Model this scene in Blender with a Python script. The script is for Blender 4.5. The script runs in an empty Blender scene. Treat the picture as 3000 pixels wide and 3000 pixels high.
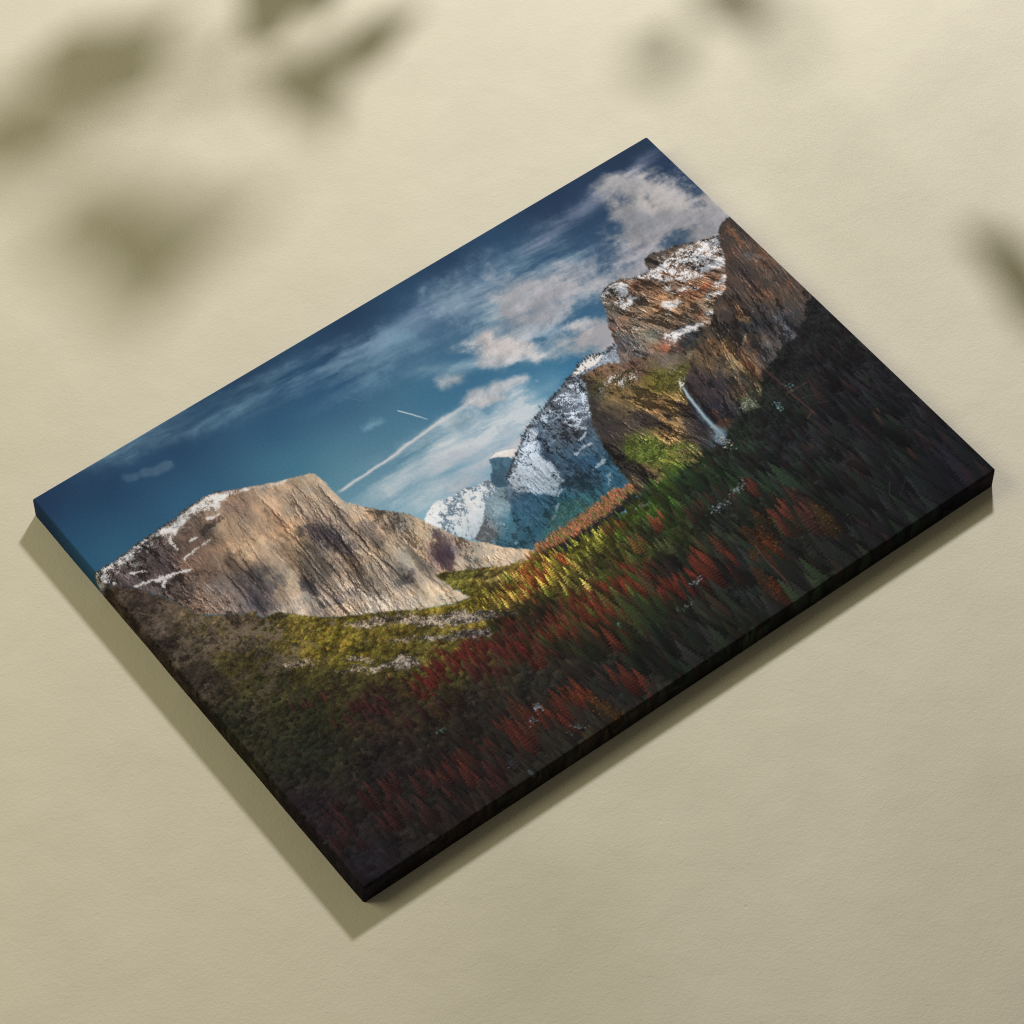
import bpy, math, random
import numpy as np

# A stretched canvas print lies on a plaster surface; one lamp and a dim warm bounce light it,
# and two plants standing beyond the frame drop soft leaf shadows.
CW, CH, CT = 0.8, 0.56809, 0.02811             # canvas width, height, depth in metres
RB = 0.0026                            # radius of the folded canvas edge

DATA = {'G': {'elcap': [[-24.8, 200.2], [-3.4, 201.6], [19.0, 201.6], [46.0, 201.5], [72.0, 198.5], [92.4, 195.0], [117.7, 193.3], [143.0, 191.6], [173.3, 191.7],
                 [194.9, 186.9], [218.5, 183.6], [246.2, 183.4], [270.4, 188.3], [293.1, 199.9], [316.7, 210.2], [346.4, 225.1], [374.9, 237.2], [405.4, 246.8],
                 [424.6, 254.9], [432.6, 261.0], [435.9, 278.2], [437.9, 301.3], [434.5, 284.7], [436.6, 311.9], [437.9, 340.2], [442.6, 359.4], [447.8, 390.7],
                 [461.4, 439.9], [471.0, 485.8], [476.3, 520.5], [479.3, 545.6], [483.0, 565.6], [475.0, 567.1], [477.1, 585.8], [480.1, 610.7], [486.6, 630.8],
                 [492.8, 643.9], [472.8, 640.9], [454.4, 632.4], [409.0, 610.6], [365.5, 586.5], [334.4, 566.3], [291.0, 542.3], [243.0, 503.5], [227.8, 486.5],
                 [210.8, 467.9], [181.4, 458.3], [177.9, 441.8], [151.3, 424.0], [110.5, 396.4], [91.8, 380.2], [87.1, 365.3], [75.4, 343.2], [72.1, 321.9],
                 [57.5, 299.4], [34.8, 266.8], [12.9, 246.2], [-19.9, 228.6], [-50.9, 221.7]],
       'elcap_top': [[-24.8, 200.2], [-3.4, 201.6], [19.0, 201.6], [46.0, 201.5], [72.0, 198.5], [92.4, 195.0], [117.7, 193.3], [143.0, 191.6], [173.3, 191.7],
                     [194.9, 186.9], [218.5, 183.6], [246.2, 183.4], [270.4, 188.3], [293.1, 199.9], [316.7, 210.2], [346.4, 225.1], [374.9, 237.2], [405.4, 246.8],
                     [424.6, 254.9], [432.6, 261.0], [435.9, 278.2], [437.9, 301.3], [434.5, 284.7], [436.6, 311.9], [437.9, 340.2], [442.6, 359.4]],
       'ridge2': [[442.2, 351.4], [456.5, 370.2], [470.9, 389.0], [486.1, 406.5], [508.5, 426.9], [519.5, 445.8], [527.0, 465.2], [536.6, 490.0], [545.2, 512.0],
                  [555.5, 531.5], [566.8, 549.8], [583.2, 565.4], [595.9, 581.7], [609.1, 601.5], [624.0, 614.8], [638.0, 629.4], [645.2, 644.5], [619.2, 645.6],
                  [586.0, 631.5], [550.6, 608.1], [521.3, 593.2], [494.1, 579.8], [465.3, 576.7], [435.0, 492.5], [436.0, 385.5]],
       'ridge2_top': [[442.4, 355.4], [456.5, 370.2], [470.9, 389.0], [486.1, 406.5], [508.5, 426.9], [519.5, 445.8], [527.0, 465.2]],
       'ecsnow': [[-25.6, 201.5], [-4.2, 202.8], [18.1, 202.9], [45.1, 202.7], [71.1, 199.8], [91.5, 196.3], [116.8, 194.6], [142.2, 192.9], [172.5, 192.9],
                  [194.0, 188.1], [217.6, 184.9], [245.3, 184.7], [269.5, 189.6], [292.2, 201.1], [316.2, 210.9], [345.8, 225.9], [374.4, 238.0], [412.0, 250.7],
                  [372.1, 241.3], [324.9, 220.4], [299.0, 213.4], [282.9, 205.7], [266.0, 212.3], [243.6, 222.4], [222.4, 217.7], [209.1, 201.7], [185.8, 209.0],
                  [169.9, 212.2], [156.5, 225.1], [158.5, 211.2], [149.5, 204.3], [123.0, 203.2], [98.6, 203.6], [82.4, 214.2], [67.4, 214.1], [47.1, 217.6],
                  [28.1, 225.8], [9.2, 234.0], [-13.5, 227.9], [-34.8, 215.3]],
       'ecsn_lines': [[[140.0, 297.3], [113.5, 287.6], [97.2, 280.8], [83.1, 279.4]], [[100.0, 281.0], [78.6, 294.8]],
                      [[206.7, 266.7], [179.8, 266.0], [159.3, 269.4], [147.2, 271.6]], [[163.3, 207.2], [143.8, 226.8], [144.7, 246.7]], [[48.8, 241.7], [71.1, 253.1]],
                      [[240.3, 231.5], [222.9, 225.9]], [[17.1, 240.0], [1.2, 250.4]], [[39.6, 268.6], [64.0, 272.3], [82.3, 280.7]], [[186.2, 247.9], [175.7, 245.6]]],
       'far': [[521.3, 466.5], [541.1, 454.7], [560.2, 446.0], [573.8, 444.7], [592.5, 449.2], [615.0, 452.9], [626.7, 450.1], [644.6, 459.9], [666.2, 460.8],
               [678.1, 466.0], [686.7, 492.3], [607.9, 594.8], [585.7, 566.2], [558.6, 535.8], [545.2, 512.0]],
       'blueslope': [[639.8, 495.4], [688.6, 489.8], [706.7, 507.7], [737.3, 550.8], [793.3, 574.2], [755.0, 622.9], [701.8, 620.8], [661.1, 624.1], [639.0, 632.1],
                     [619.1, 613.0], [595.0, 582.9], [580.8, 564.4], [573.5, 549.2], [605.9, 531.6]],
       'dome': [[700.7, 426.0], [705.7, 425.8], [720.4, 423.2], [736.8, 427.0], [750.4, 434.4], [757.6, 441.8], [733.5, 473.0], [694.7, 498.4], [670.8, 483.9],
                [674.2, 466.9], [681.8, 455.0], [691.4, 448.6], [697.0, 437.1]],
       'domecap': [[700.7, 426.0], [720.4, 423.2], [736.8, 427.0], [750.4, 434.4], [758.1, 441.1], [737.4, 455.4], [730.4, 443.7], [716.7, 432.3], [703.5, 428.6]],
       'm3_ridge': [[698.9, 481.6], [718.2, 466.8], [733.8, 455.0], [757.2, 441.2], [778.8, 425.8], [798.5, 412.8], [820.4, 405.5], [844.4, 395.5], [870.5, 387.2],
                    [894.7, 381.3], [918.9, 371.3], [943.3, 365.3], [963.6, 356.2], [981.0, 351.0], [997.4, 355.3], [1012.2, 363.8], [1028.2, 362.4], [1044.7, 358.4]],
       'm3': [[698.9, 481.6], [718.2, 466.8], [733.8, 455.0], [757.2, 441.2], [778.8, 425.8], [798.5, 412.8], [820.4, 405.5], [844.4, 395.5], [870.5, 387.2],
              [894.7, 381.3], [918.9, 371.3], [943.3, 365.3], [963.6, 356.2], [981.0, 351.0], [997.4, 355.3], [1012.2, 363.8], [1028.2, 362.4], [1044.7, 358.4],
              [1049.9, 368.6], [1021.2, 408.7], [960.1, 435.7], [912.4, 520.4], [893.1, 585.4], [871.8, 632.2], [866.8, 628.3], [824.2, 623.0], [778.8, 623.3],
              [729.9, 624.6], [687.2, 630.3], [643.5, 629.4], [628.5, 612.1], [668.8, 531.0]],
       'snowdome': [[933.1, 369.9], [963.6, 356.2], [981.0, 351.0], [997.4, 355.3], [1012.2, 363.8], [988.3, 375.2], [963.7, 372.8], [943.3, 373.6]],
       'm3_snow1': [[698.9, 481.6], [753.4, 446.2], [797.6, 414.1], [802.8, 428.2], [793.3, 452.9], [781.7, 472.0], [788.2, 496.8], [771.5, 551.1], [748.1, 564.6],
                    [716.1, 540.0], [695.7, 508.6]],
       'm3_snow2': [[898.8, 388.5], [939.4, 387.0], [931.5, 413.7], [915.7, 450.3], [901.6, 459.8], [891.3, 439.7], [884.9, 414.5]],
       'm3_snow3': [[826.6, 414.2], [872.5, 388.7], [915.0, 384.6], [927.2, 394.1], [887.0, 420.2], [899.5, 454.1], [867.6, 469.9], [851.0, 433.0]],
       'm3_dark': [[[805.6, 418.3], [808.9, 432.8], [800.0, 490.0], [791.0, 542.5], [787.8, 579.4], [777.6, 559.7], [782.7, 520.3], [787.9, 480.6], [793.3, 452.9]],
                   [[824.5, 524.7], [837.2, 574.1], [833.6, 594.9], [797.9, 591.1], [773.7, 564.6]], [[714.4, 471.8], [741.8, 461.2], [716.5, 477.4]]],
       'm3_snl': [[[868.1, 510.4], [846.1, 509.5], [828.3, 515.7]], [[833.0, 563.0], [854.9, 560.0], [860.8, 556.6]], [[853.3, 586.4], [832.8, 606.1]],
                  [[750.1, 566.1], [763.8, 560.9]], [[734.7, 581.7], [709.8, 601.4]], [[832.6, 410.7], [830.7, 421.4]], [[861.3, 453.0], [881.7, 476.7]],
                  [[857.8, 490.5], [875.8, 484.2]]],
       'upper': [[1087.3, 259.9], [1104.1, 247.2], [1120.8, 243.1], [1146.0, 245.3], [1169.0, 258.7], [1206.9, 264.3], [1207.1, 245.1], [1211.5, 235.5], [1230.6, 232.9],
                 [1256.0, 239.4], [1276.1, 244.1], [1301.6, 254.9], [1327.0, 265.8], [1360.0, 275.9], [1354.9, 315.5], [1247.0, 445.9], [1205.1, 455.6], [1165.6, 442.0],
                 [1109.7, 448.9], [1024.3, 395.7], [1037.6, 376.9], [1047.9, 351.5], [1057.2, 325.2], [1069.6, 305.4], [1079.0, 283.1]],
       'upper_top': [[1213.6, 237.1], [1230.6, 232.9], [1256.0, 239.4], [1276.1, 244.1], [1301.6, 254.9], [1327.0, 265.8], [1360.0, 275.9]],
       'up_top2': [[1104.1, 247.2], [1120.8, 243.1], [1146.0, 245.3], [1169.0, 258.7], [1192.2, 263.7]],
       'up_snow': [[1088.4, 260.7], [1104.1, 247.2], [1120.8, 243.1], [1146.0, 245.3], [1169.0, 258.7], [1191.1, 265.0], [1213.3, 267.0], [1245.0, 265.6],
                   [1283.3, 260.5], [1325.9, 267.1], [1357.8, 278.6], [1340.0, 312.7], [1326.8, 337.0], [1311.9, 338.5], [1276.0, 328.0], [1246.4, 322.5],
                   [1227.6, 303.8], [1202.4, 293.0], [1190.0, 274.8], [1166.9, 261.4], [1141.7, 267.6], [1131.1, 297.7], [1108.1, 309.6], [1108.2, 275.9],
                   [1091.5, 275.7]],
       'up_snowpatch': [[[1172.6, 342.3], [1189.4, 338.3], [1203.9, 357.9], [1172.5, 354.9]],
                        [[1111.9, 404.9], [1147.2, 402.7], [1186.7, 416.3], [1211.6, 422.9], [1163.7, 423.8], [1128.4, 417.6]],
                        [[1222.3, 405.8], [1239.1, 401.9], [1224.2, 420.0]], [[1252.1, 369.5], [1283.6, 380.9], [1275.1, 387.1], [1250.0, 376.3]],
                        [[1124.8, 288.7], [1147.8, 302.1], [1129.0, 300.3]], [[1208.4, 327.4], [1229.5, 326.5], [1235.7, 335.6], [1212.6, 334.8]],
                        [[1198.1, 306.7], [1212.8, 313.7], [1200.1, 316.8]], [[1277.6, 363.5], [1313.7, 352.8], [1286.8, 383.3]]],
       'darkcliff': [[1407.9, 251.5], [1392.8, 253.0], [1373.2, 259.9], [1350.0, 294.3], [1331.1, 331.7], [1306.1, 364.1], [1284.6, 385.9], [1258.2, 391.1],
                     [1232.7, 413.8], [1213.7, 428.7], [1169.8, 441.0], [1134.4, 467.9], [1105.5, 495.1], [1078.7, 511.5], [1057.9, 561.5], [1046.2, 628.3],
                     [1078.6, 649.2], [1109.0, 660.5], [1145.6, 672.5], [1186.7, 647.5], [1195.3, 613.3], [1243.1, 588.5], [1278.3, 595.0], [1328.8, 571.5],
                     [1378.1, 546.6], [1423.8, 560.7], [1501.0, 470.9], [1504.9, 343.6], [1442.5, 251.7]],
       'lower': [[949.5, 380.4], [996.5, 381.5], [1024.8, 395.9], [1061.2, 412.7], [1097.3, 430.0], [1115.8, 440.1], [1144.7, 454.0], [1161.3, 458.4], [1148.6, 498.4],
                 [1103.2, 545.6], [1070.4, 641.8], [1030.0, 674.7], [985.8, 660.6], [947.8, 663.0], [913.8, 656.6], [890.0, 657.9], [862.2, 652.2], [867.8, 629.1],
                 [872.9, 569.9], [884.3, 518.8], [899.7, 470.4], [935.6, 416.8]],
       'lowcliff_dark': [[[931.6, 421.9], [939.8, 440.5], [932.0, 471.0], [940.4, 501.7], [928.7, 540.9], [897.0, 580.4], [869.8, 630.6], [866.1, 647.4], [867.7, 625.1],
                          [872.9, 569.9], [884.3, 518.8], [899.7, 470.4]],
                         [[958.5, 499.5], [984.9, 507.6], [1001.3, 548.5], [1003.5, 586.4], [981.1, 553.1]],
                         [[1054.1, 524.2], [1064.3, 552.4], [1060.3, 605.9], [1050.2, 650.3], [1024.0, 658.1], [1019.8, 623.0], [1031.8, 571.9]],
                         [[895.2, 594.9], [911.3, 611.3], [923.6, 640.5], [905.7, 638.5], [901.9, 659.3], [880.0, 650.2], [885.5, 619.1]],
                         [[1011.3, 511.7], [1019.5, 538.3], [1025.7, 567.3], [1011.5, 556.3]], [[1105.5, 436.3], [1163.5, 431.0], [1144.8, 445.7], [1115.8, 448.4]]],
       'forestline_r': [[1732.7, 554.9], [1385.8, 494.7], [1361.8, 527.0], [1319.3, 548.8], [1279.5, 555.7], [1246.0, 571.4], [1214.8, 576.3], [1191.8, 603.7],
                        [1166.9, 633.5], [1111.8, 623.5], [1083.3, 641.9], [1046.8, 662.0], [1012.6, 667.5], [985.8, 660.6], [947.8, 663.0], [913.8, 656.6],
                        [890.0, 657.9], [862.2, 652.2]],
       'forest_r': [[1732.7, 554.9], [1385.8, 494.7], [1361.8, 527.0], [1319.3, 548.8], [1279.5, 555.7], [1246.0, 571.4], [1214.8, 576.3], [1191.8, 603.7],
                    [1166.9, 633.5], [1111.8, 623.5], [1083.3, 641.9], [1046.8, 662.0], [1012.6, 667.5], [985.8, 660.6], [947.8, 663.0], [913.8, 656.6], [890.0, 657.9],
                    [862.2, 652.2], [842.6, 664.6], [797.5, 672.6], [754.4, 670.4], [717.1, 661.1], [686.0, 660.2], [633.6, 654.4], [579.8, 654.8], [516.0, 636.2],
                    [476.0, 669.0], [485.0, 774.5], [1139.6, 1624.6], [1686.4, 1044.4]],
       'strip': [[869.7, 626.7], [828.0, 618.2], [798.5, 622.9], [745.5, 625.0], [698.8, 627.7], [642.5, 628.7], [644.9, 643.9], [680.0, 651.7], [728.6, 654.5],
                 [773.5, 650.3], [808.9, 650.3], [864.0, 641.9]],
       'stripdark': [[865.0, 642.7], [806.9, 652.7], [771.6, 652.8], [728.6, 654.5], [680.0, 651.7], [643.0, 646.3], [627.7, 649.8], [633.9, 662.2], [678.5, 669.8],
                     [717.3, 668.9], [758.4, 673.5], [783.9, 681.6], [817.0, 664.3], [850.5, 662.8]],
       'wfall': [[1079.7, 515.3], [1074.5, 535.8], [1072.5, 554.6], [1068.4, 587.9], [1067.4, 613.4], [1069.4, 635.0]],
       'wmist': [[1068.4, 634.3], [1062.3, 643.6], [1048.1, 648.8], [1040.1, 658.6]],
       'scree': [[[279.7, 557.8], [293.8, 559.3], [323.5, 572.9], [370.9, 600.0], [410.8, 628.8], [454.4, 652.9], [510.9, 692.7], [549.3, 727.8], [516.5, 713.8],
                  [480.9, 699.5], [437.4, 675.4], [397.6, 646.6], [362.1, 611.8], [315.7, 583.6], [293.5, 572.2]],
                 [[317.9, 626.1], [353.4, 644.1], [395.8, 669.4], [430.5, 688.6], [451.6, 697.4], [485.6, 721.7], [473.7, 729.2], [443.2, 720.6], [424.3, 696.8],
                  [389.7, 677.6], [349.9, 648.9]],
                 [[207.1, 616.3], [250.0, 640.1], [284.6, 663.1], [306.1, 666.8], [326.8, 671.7], [346.2, 686.6], [339.7, 703.6], [313.4, 698.0], [265.1, 660.8],
                  [214.7, 626.5]],
                 [[281.0, 597.7], [301.3, 611.5], [289.0, 607.6]], [[241.5, 606.1], [260.7, 617.2], [276.4, 632.9], [286.8, 651.9], [253.8, 626.6]],
                 [[151.5, 555.5], [171.4, 565.3], [198.4, 598.9], [163.0, 577.2]], [[212.4, 617.0], [228.0, 625.3], [222.9, 632.4]]],
       'rocks': [[[94.5, 419.5], [127.0, 407.2], [161.9, 430.3], [184.4, 462.5], [146.6, 452.1], [124.9, 431.7], [102.8, 433.3]],
                 [[126.1, 477.1], [150.3, 480.9], [158.9, 498.6], [134.4, 490.8]], [[266.7, 529.5], [276.2, 533.1], [269.2, 557.4], [258.5, 549.2]],
                 [[19.2, 294.4], [66.2, 330.5], [71.7, 357.2], [44.4, 362.3], [13.7, 346.2], [9.8, 317.1]], [[225.3, 523.7], [247.8, 526.2], [227.5, 529.1]]],
       'shelf': [[472.6, 569.0], [493.7, 572.0], [518.3, 564.2], [553.8, 562.8], [581.9, 567.1], [644.6, 645.3], [619.2, 645.6], [596.0, 643.0], [577.7, 642.2],
                 [555.0, 622.9], [511.9, 597.4], [488.6, 587.0]],
       'elcap_bot': [[646.1, 643.4], [619.2, 645.6], [586.0, 631.5], [550.6, 608.1], [521.3, 593.2], [495.0, 578.6], [472.6, 569.0], [477.1, 585.8], [480.1, 610.7],
                     [486.6, 630.8], [492.3, 644.6], [472.8, 640.9], [454.4, 632.4], [409.0, 610.6], [365.5, 586.5], [334.4, 566.3], [291.0, 542.3], [243.0, 503.5],
                     [227.8, 486.5], [210.8, 467.9], [181.4, 458.3], [177.9, 441.8], [151.3, 424.0], [110.5, 396.4], [91.8, 380.2], [87.1, 365.3], [75.4, 343.2],
                     [72.1, 321.9], [57.5, 299.4], [34.8, 266.8], [12.9, 246.2], [-19.9, 228.6], [-50.9, 221.7]],
       'valley': [[-75, 205], [-75, 1075], [1480, 1075], [1480, 900], [700, 700], [653.6, 698.6]],
       'under': [[1122.2, 433.6], [1163.7, 423.8], [1257.9, 412.1], [1204.6, 496.9], [1101.2, 541.1], [1091.1, 492.3], [1091.2, 451.2]],
       'veg_low': [[932.6, 536.0], [952.8, 539.4], [967.1, 570.5], [975.3, 592.8], [995.5, 604.3], [1021.8, 616.5], [1013.8, 638.4], [985.7, 640.6], [993.8, 662.8],
                   [947.8, 663.0], [931.6, 634.7], [917.3, 603.9], [895.1, 582.9]],
       'veg_top': [[1025.4, 461.3], [1062.3, 452.7], [1111.6, 470.0], [1134.3, 466.7], [1105.3, 498.1], [1070.5, 520.5], [1045.9, 493.4]],
       'veg_scrub': [[950.5, 381.2], [992.4, 386.6], [1037.6, 421.4], [1064.3, 450.1], [1021.4, 482.8], [980.7, 471.8], [950.0, 448.3], [931.6, 430.1]],
       'bluegreen': [[734.7, 581.7], [764.2, 580.9], [782.7, 618.5], [831.9, 613.3], [847.8, 617.7], [861.7, 620.5], [828.0, 618.2], [798.5, 622.9], [745.5, 625.0],
                     [698.8, 627.7], [648.3, 627.4], [688.5, 608.2]]},
 'C': {'sky': [[0.7, 17.8, 42, 60, 98], [113.2, 57.0, 45, 72, 108], [26.4, 121.7, 50, 92, 128], [49.0, 185.4, 62, 115, 148], [265.8, 49.9, 48, 76, 112],
               [217.7, 184.5, 62, 112, 148], [207.0, 81.5, 54, 90, 128], [434.5, 131.1, 55, 95, 135], [461.7, -15.2, 42, 66, 98], [647.7, 47.8, 50, 78, 112],
               [553.4, 124.7, 58, 98, 138], [685.5, -4.2, 40, 62, 92], [914.5, 7.0, 44, 66, 98], [835.9, 111.4, 60, 92, 128], [1159.2, 5.1, 42, 60, 90],
               [1362.7, 10.3, 43, 57, 80], [1371.2, 103.7, 44, 60, 90], [1324.0, 110.4, 44, 62, 92], [799.2, 264.1, 68, 118, 155], [712.0, 276.1, 72, 125, 160],
               [923.0, 359.2, 62, 128, 165], [840.1, 374.4, 85, 148, 180], [607.5, 312.5, 92, 140, 165], [478.5, 280.6, 105, 152, 172], [410.0, 218.4, 80, 135, 160],
               [515.5, 385.1, 150, 172, 190], [657.8, 399.2, 150, 175, 192], [541.5, 452.2, 165, 188, 200], [462.8, 354.1, 130, 168, 185], [1011.8, 347.6, 62, 112, 150],
               [1194.0, 159.1, 58, 82, 112], [996.3, 214.3, 66, 105, 140], [995.8, 111.1, 60, 92, 125], [1377.5, 300.0, 90, 105, 125], [729.6, 406.4, 120, 165, 190]],
       'elcap': [[421.1, 276.5, 178, 152, 122], [322.7, 361.5, 172, 146, 116], [332.9, 263.7, 160, 134, 108], [361.8, 379.5, 120, 106, 96], [303.7, 503.9, 202, 184, 162],
                 [443.4, 601.3, 200, 180, 150], [406.6, 478.8, 172, 152, 126], [150.4, 308.5, 104, 84, 70], [108.0, 249.3, 82, 72, 70], [146.8, 373.3, 112, 97, 86],
                 [196.3, 421.3, 104, 95, 94], [280.4, 232.7, 120, 100, 84], [245.7, 271.6, 150, 125, 100], [238.6, 323.8, 170, 145, 116], [470.3, 421.9, 150, 132, 110],
                 [504.7, 491.2, 165, 145, 118], [509.0, 541.8, 100, 84, 82], [419.8, 535.8, 150, 134, 116], [53.7, 253.4, 80, 70, 68], [4.3, 252.0, 70, 60, 56],
                 [171.3, 251.7, 95, 76, 64], [263.4, 423.8, 165, 145, 120], [244.1, 481.6, 198, 180, 158], [356.5, 550.0, 205, 188, 165], [449.1, 362.4, 172, 150, 124],
                 [360.4, 443.2, 140, 122, 104], [229.1, 379.1, 130, 110, 92], [455.8, 516.6, 185, 165, 138], [583.9, 596.6, 180, 158, 130],
                 [541.7, 582.6, 170, 150, 124]],
       'upper': [[1106.9, 278.8, 120, 95, 75], [1172.5, 298.4, 125, 95, 75], [1172.1, 349.3, 145, 115, 88], [1096.6, 342.2, 120, 104, 90], [1056.6, 311.5, 92, 84, 82],
                 [1051.7, 368.2, 92, 86, 86], [1106.6, 380.2, 140, 118, 94], [1248.1, 356.5, 140, 92, 64], [1237.4, 399.5, 150, 122, 96], [1121.4, 421.8, 120, 82, 68],
                 [1156.4, 438.6, 48, 46, 46], [1341.4, 293.3, 110, 105, 105], [1244.5, 239.7, 80, 66, 58], [1056.7, 402.1, 90, 82, 80]],
       'dark': [[1383.0, 283.2, 60, 50, 46], [1339.8, 375.4, 70, 56, 50], [1381.2, 365.6, 98, 72, 58], [1368.9, 459.6, 78, 64, 56], [1296.9, 496.1, 54, 50, 52],
                [1331.7, 533.0, 52, 46, 46], [1246.8, 457.6, 58, 50, 48], [1246.2, 507.6, 60, 54, 52], [1311.7, 517.6, 80, 74, 76], [1306.0, 553.6, 84, 80, 82],
                [1250.5, 561.1, 72, 70, 74], [1206.2, 486.9, 84, 66, 50], [1190.8, 525.2, 130, 104, 76], [1190.4, 564.7, 120, 94, 68], [1161.0, 492.4, 98, 78, 58],
                [1106.1, 529.7, 62, 52, 54], [1130.8, 548.7, 58, 48, 52], [1066.6, 568.1, 46, 42, 48], [1120.7, 609.7, 50, 46, 50], [1150.3, 612.9, 72, 78, 60],
                [1135.2, 659.9, 40, 42, 46], [1325.6, 588.8, 40, 40, 42]],
       'lower': [[982.4, 394.9, 105, 82, 66], [972.8, 447.0, 115, 96, 66], [1031.9, 423.0, 100, 78, 70], [1096.4, 452.7, 95, 85, 78], [1051.8, 478.0, 96, 88, 42],
                 [1086.4, 494.7, 78, 76, 42], [1002.5, 489.5, 140, 115, 78], [1042.0, 539.4, 150, 122, 82], [1017.4, 520.5, 135, 105, 72], [943.7, 483.5, 70, 62, 52],
                 [958.7, 524.3, 66, 58, 56], [993.2, 579.9, 150, 118, 80], [1022.5, 602.5, 100, 82, 66], [1042.1, 617.5, 48, 48, 56], [944.6, 581.2, 90, 100, 48],
                 [959.4, 621.5, 110, 110, 56], [993.5, 638.0, 110, 98, 66], [915.4, 568.4, 76, 80, 42], [906.4, 628.6, 135, 112, 78], [882.5, 638.7, 85, 72, 58],
                 [886.6, 584.7, 58, 58, 52], [909.8, 496.4, 62, 58, 54], [943.2, 424.2, 60, 58, 56], [954.8, 656.3, 80, 105, 45], [1042.2, 646.6, 56, 58, 66],
                 [1096.1, 581.0, 44, 42, 50]],
       'm3': [[1006.9, 353.9, 120, 120, 122], [884.4, 408.5, 84, 86, 92], [928.2, 393.0, 120, 120, 125], [812.3, 450.6, 90, 98, 108], [860.9, 468.5, 92, 92, 98],
              [861.4, 507.7, 80, 98, 112], [783.3, 447.6, 70, 84, 98], [833.1, 543.6, 56, 88, 112], [843.4, 589.7, 60, 100, 122], [785.0, 535.3, 72, 92, 106],
              [699.7, 545.6, 64, 96, 116], [742.3, 540.4, 62, 92, 112], [639.3, 574.2, 58, 98, 118], [663.5, 602.1, 56, 92, 108], [748.2, 592.2, 56, 100, 110],
              [698.4, 497.3, 120, 130, 145], [777.1, 614.5, 66, 112, 110], [607.2, 596.0, 58, 92, 112]],
       'far': [[551.1, 459.6, 215, 215, 220], [593.5, 464.0, 200, 205, 212], [585.5, 504.8, 150, 165, 180], [636.4, 478.0, 190, 195, 202], [596.4, 550.5, 140, 150, 165],
               [553.6, 526.9, 150, 180, 198], [637.8, 526.2, 120, 140, 155], [552.2, 488.5, 190, 205, 215], [573.4, 560.7, 150, 160, 172]],
       'blueslope': [[646.9, 514.4, 110, 128, 140], [643.8, 568.3, 62, 98, 116], [690.8, 567.0, 58, 92, 112], [719.2, 570.0, 56, 90, 112], [611.7, 590.2, 58, 94, 114],
                     [601.2, 554.2, 120, 122, 130], [640.4, 612.2, 54, 90, 110], [720.2, 608.3, 70, 105, 108]],
       'forest': [[-7.8, 269.9, 58, 44, 38], [9.2, 319.2, 64, 54, 50], [16.7, 360.9, 76, 66, 60], [83.3, 421.0, 98, 86, 64], [142.6, 439.7, 92, 80, 58],
                  [158.5, 478.9, 100, 90, 56], [216.1, 541.0, 112, 98, 46], [258.9, 582.9, 118, 104, 44], [242.3, 605.7, 104, 94, 42], [322.7, 596.1, 104, 94, 44],
                  [361.2, 643.7, 100, 88, 42], [438.2, 639.9, 120, 106, 48], [492.0, 667.7, 138, 120, 52], [483.5, 629.4, 112, 104, 48], [491.5, 599.1, 112, 108, 56],
                  [557.7, 640.8, 112, 98, 58], [380.5, 667.4, 96, 88, 48], [4.2, 431.6, 52, 44, 38], [23.1, 507.8, 50, 44, 38], [85.7, 520.7, 72, 64, 38],
                  [116.2, 579.4, 58, 56, 34], [209.4, 651.0, 64, 60, 38], [-31.7, 535.6, 42, 38, 32], [29.9, 600.3, 44, 44, 30], [122.4, 671.4, 46, 46, 30],
                  [90.5, 715.9, 40, 42, 32], [223.1, 731.5, 52, 42, 36], [4.4, 835.8, 38, 32, 36], [9.8, 988.3, 35, 32, 38], [225.9, 922.1, 40, 36, 36],
                  [177.4, 842.5, 40, 36, 36], [358.4, 939.0, 42, 42, 38], [353.8, 849.3, 44, 40, 36], [488.8, 865.8, 46, 44, 40], [582.0, 937.5, 40, 42, 40],
                  [719.5, 954.7, 40, 42, 40], [904.9, 916.9, 42, 44, 44], [809.9, 843.8, 46, 46, 42], [1143.6, 915.0, 37, 37, 39], [1363.5, 941.6, 36, 36, 42],
                  [1362.5, 988.6, 35, 35, 42], [1144.7, 725.4, 40, 42, 44], [1071.4, 717.2, 42, 50, 46], [1292.8, 742.0, 36, 36, 40], [1320.1, 614.6, 38, 38, 40],
                  [1365.6, 846.7, 36, 36, 40], [950.9, 766.9, 46, 50, 44], [950.1, 671.7, 46, 60, 42], [1071.5, 669.1, 46, 54, 46], [559.0, 678.4, 146, 118, 58],
                  [624.2, 692.0, 146, 128, 58], [661.5, 693.1, 140, 128, 58], [712.5, 676.9, 116, 112, 48], [754.9, 681.7, 106, 106, 48], [787.9, 679.1, 96, 102, 46],
                  [830.5, 674.3, 82, 98, 44], [863.9, 681.2, 76, 94, 42], [925.9, 653.1, 72, 92, 42], [868.4, 656.3, 58, 70, 50], [888.1, 699.8, 64, 78, 40],
                  [775.0, 743.5, 72, 74, 44], [667.3, 734.2, 98, 88, 48], [826.6, 727.5, 62, 66, 44], [565.4, 728.7, 70, 60, 40], [575.5, 754.5, 62, 54, 42],
                  [506.6, 746.4, 60, 50, 40], [950.5, 719.5, 48, 56, 44], [709.1, 729.7, 76, 70, 44]],
       'red': [[605.2, 677.4, 75, 28, 190, 108, 60, 70], [646.9, 672.7, 50, 20, 188, 104, 66, 40], [627.2, 785.2, 95, 40, 118, 58, 44, 60],
               [696.8, 793.4, 85, 32, 126, 60, 44, 60], [586.3, 798.7, 60, 40, 110, 54, 42, 28], [766.9, 801.6, 60, 22, 118, 56, 44, 22],
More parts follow.
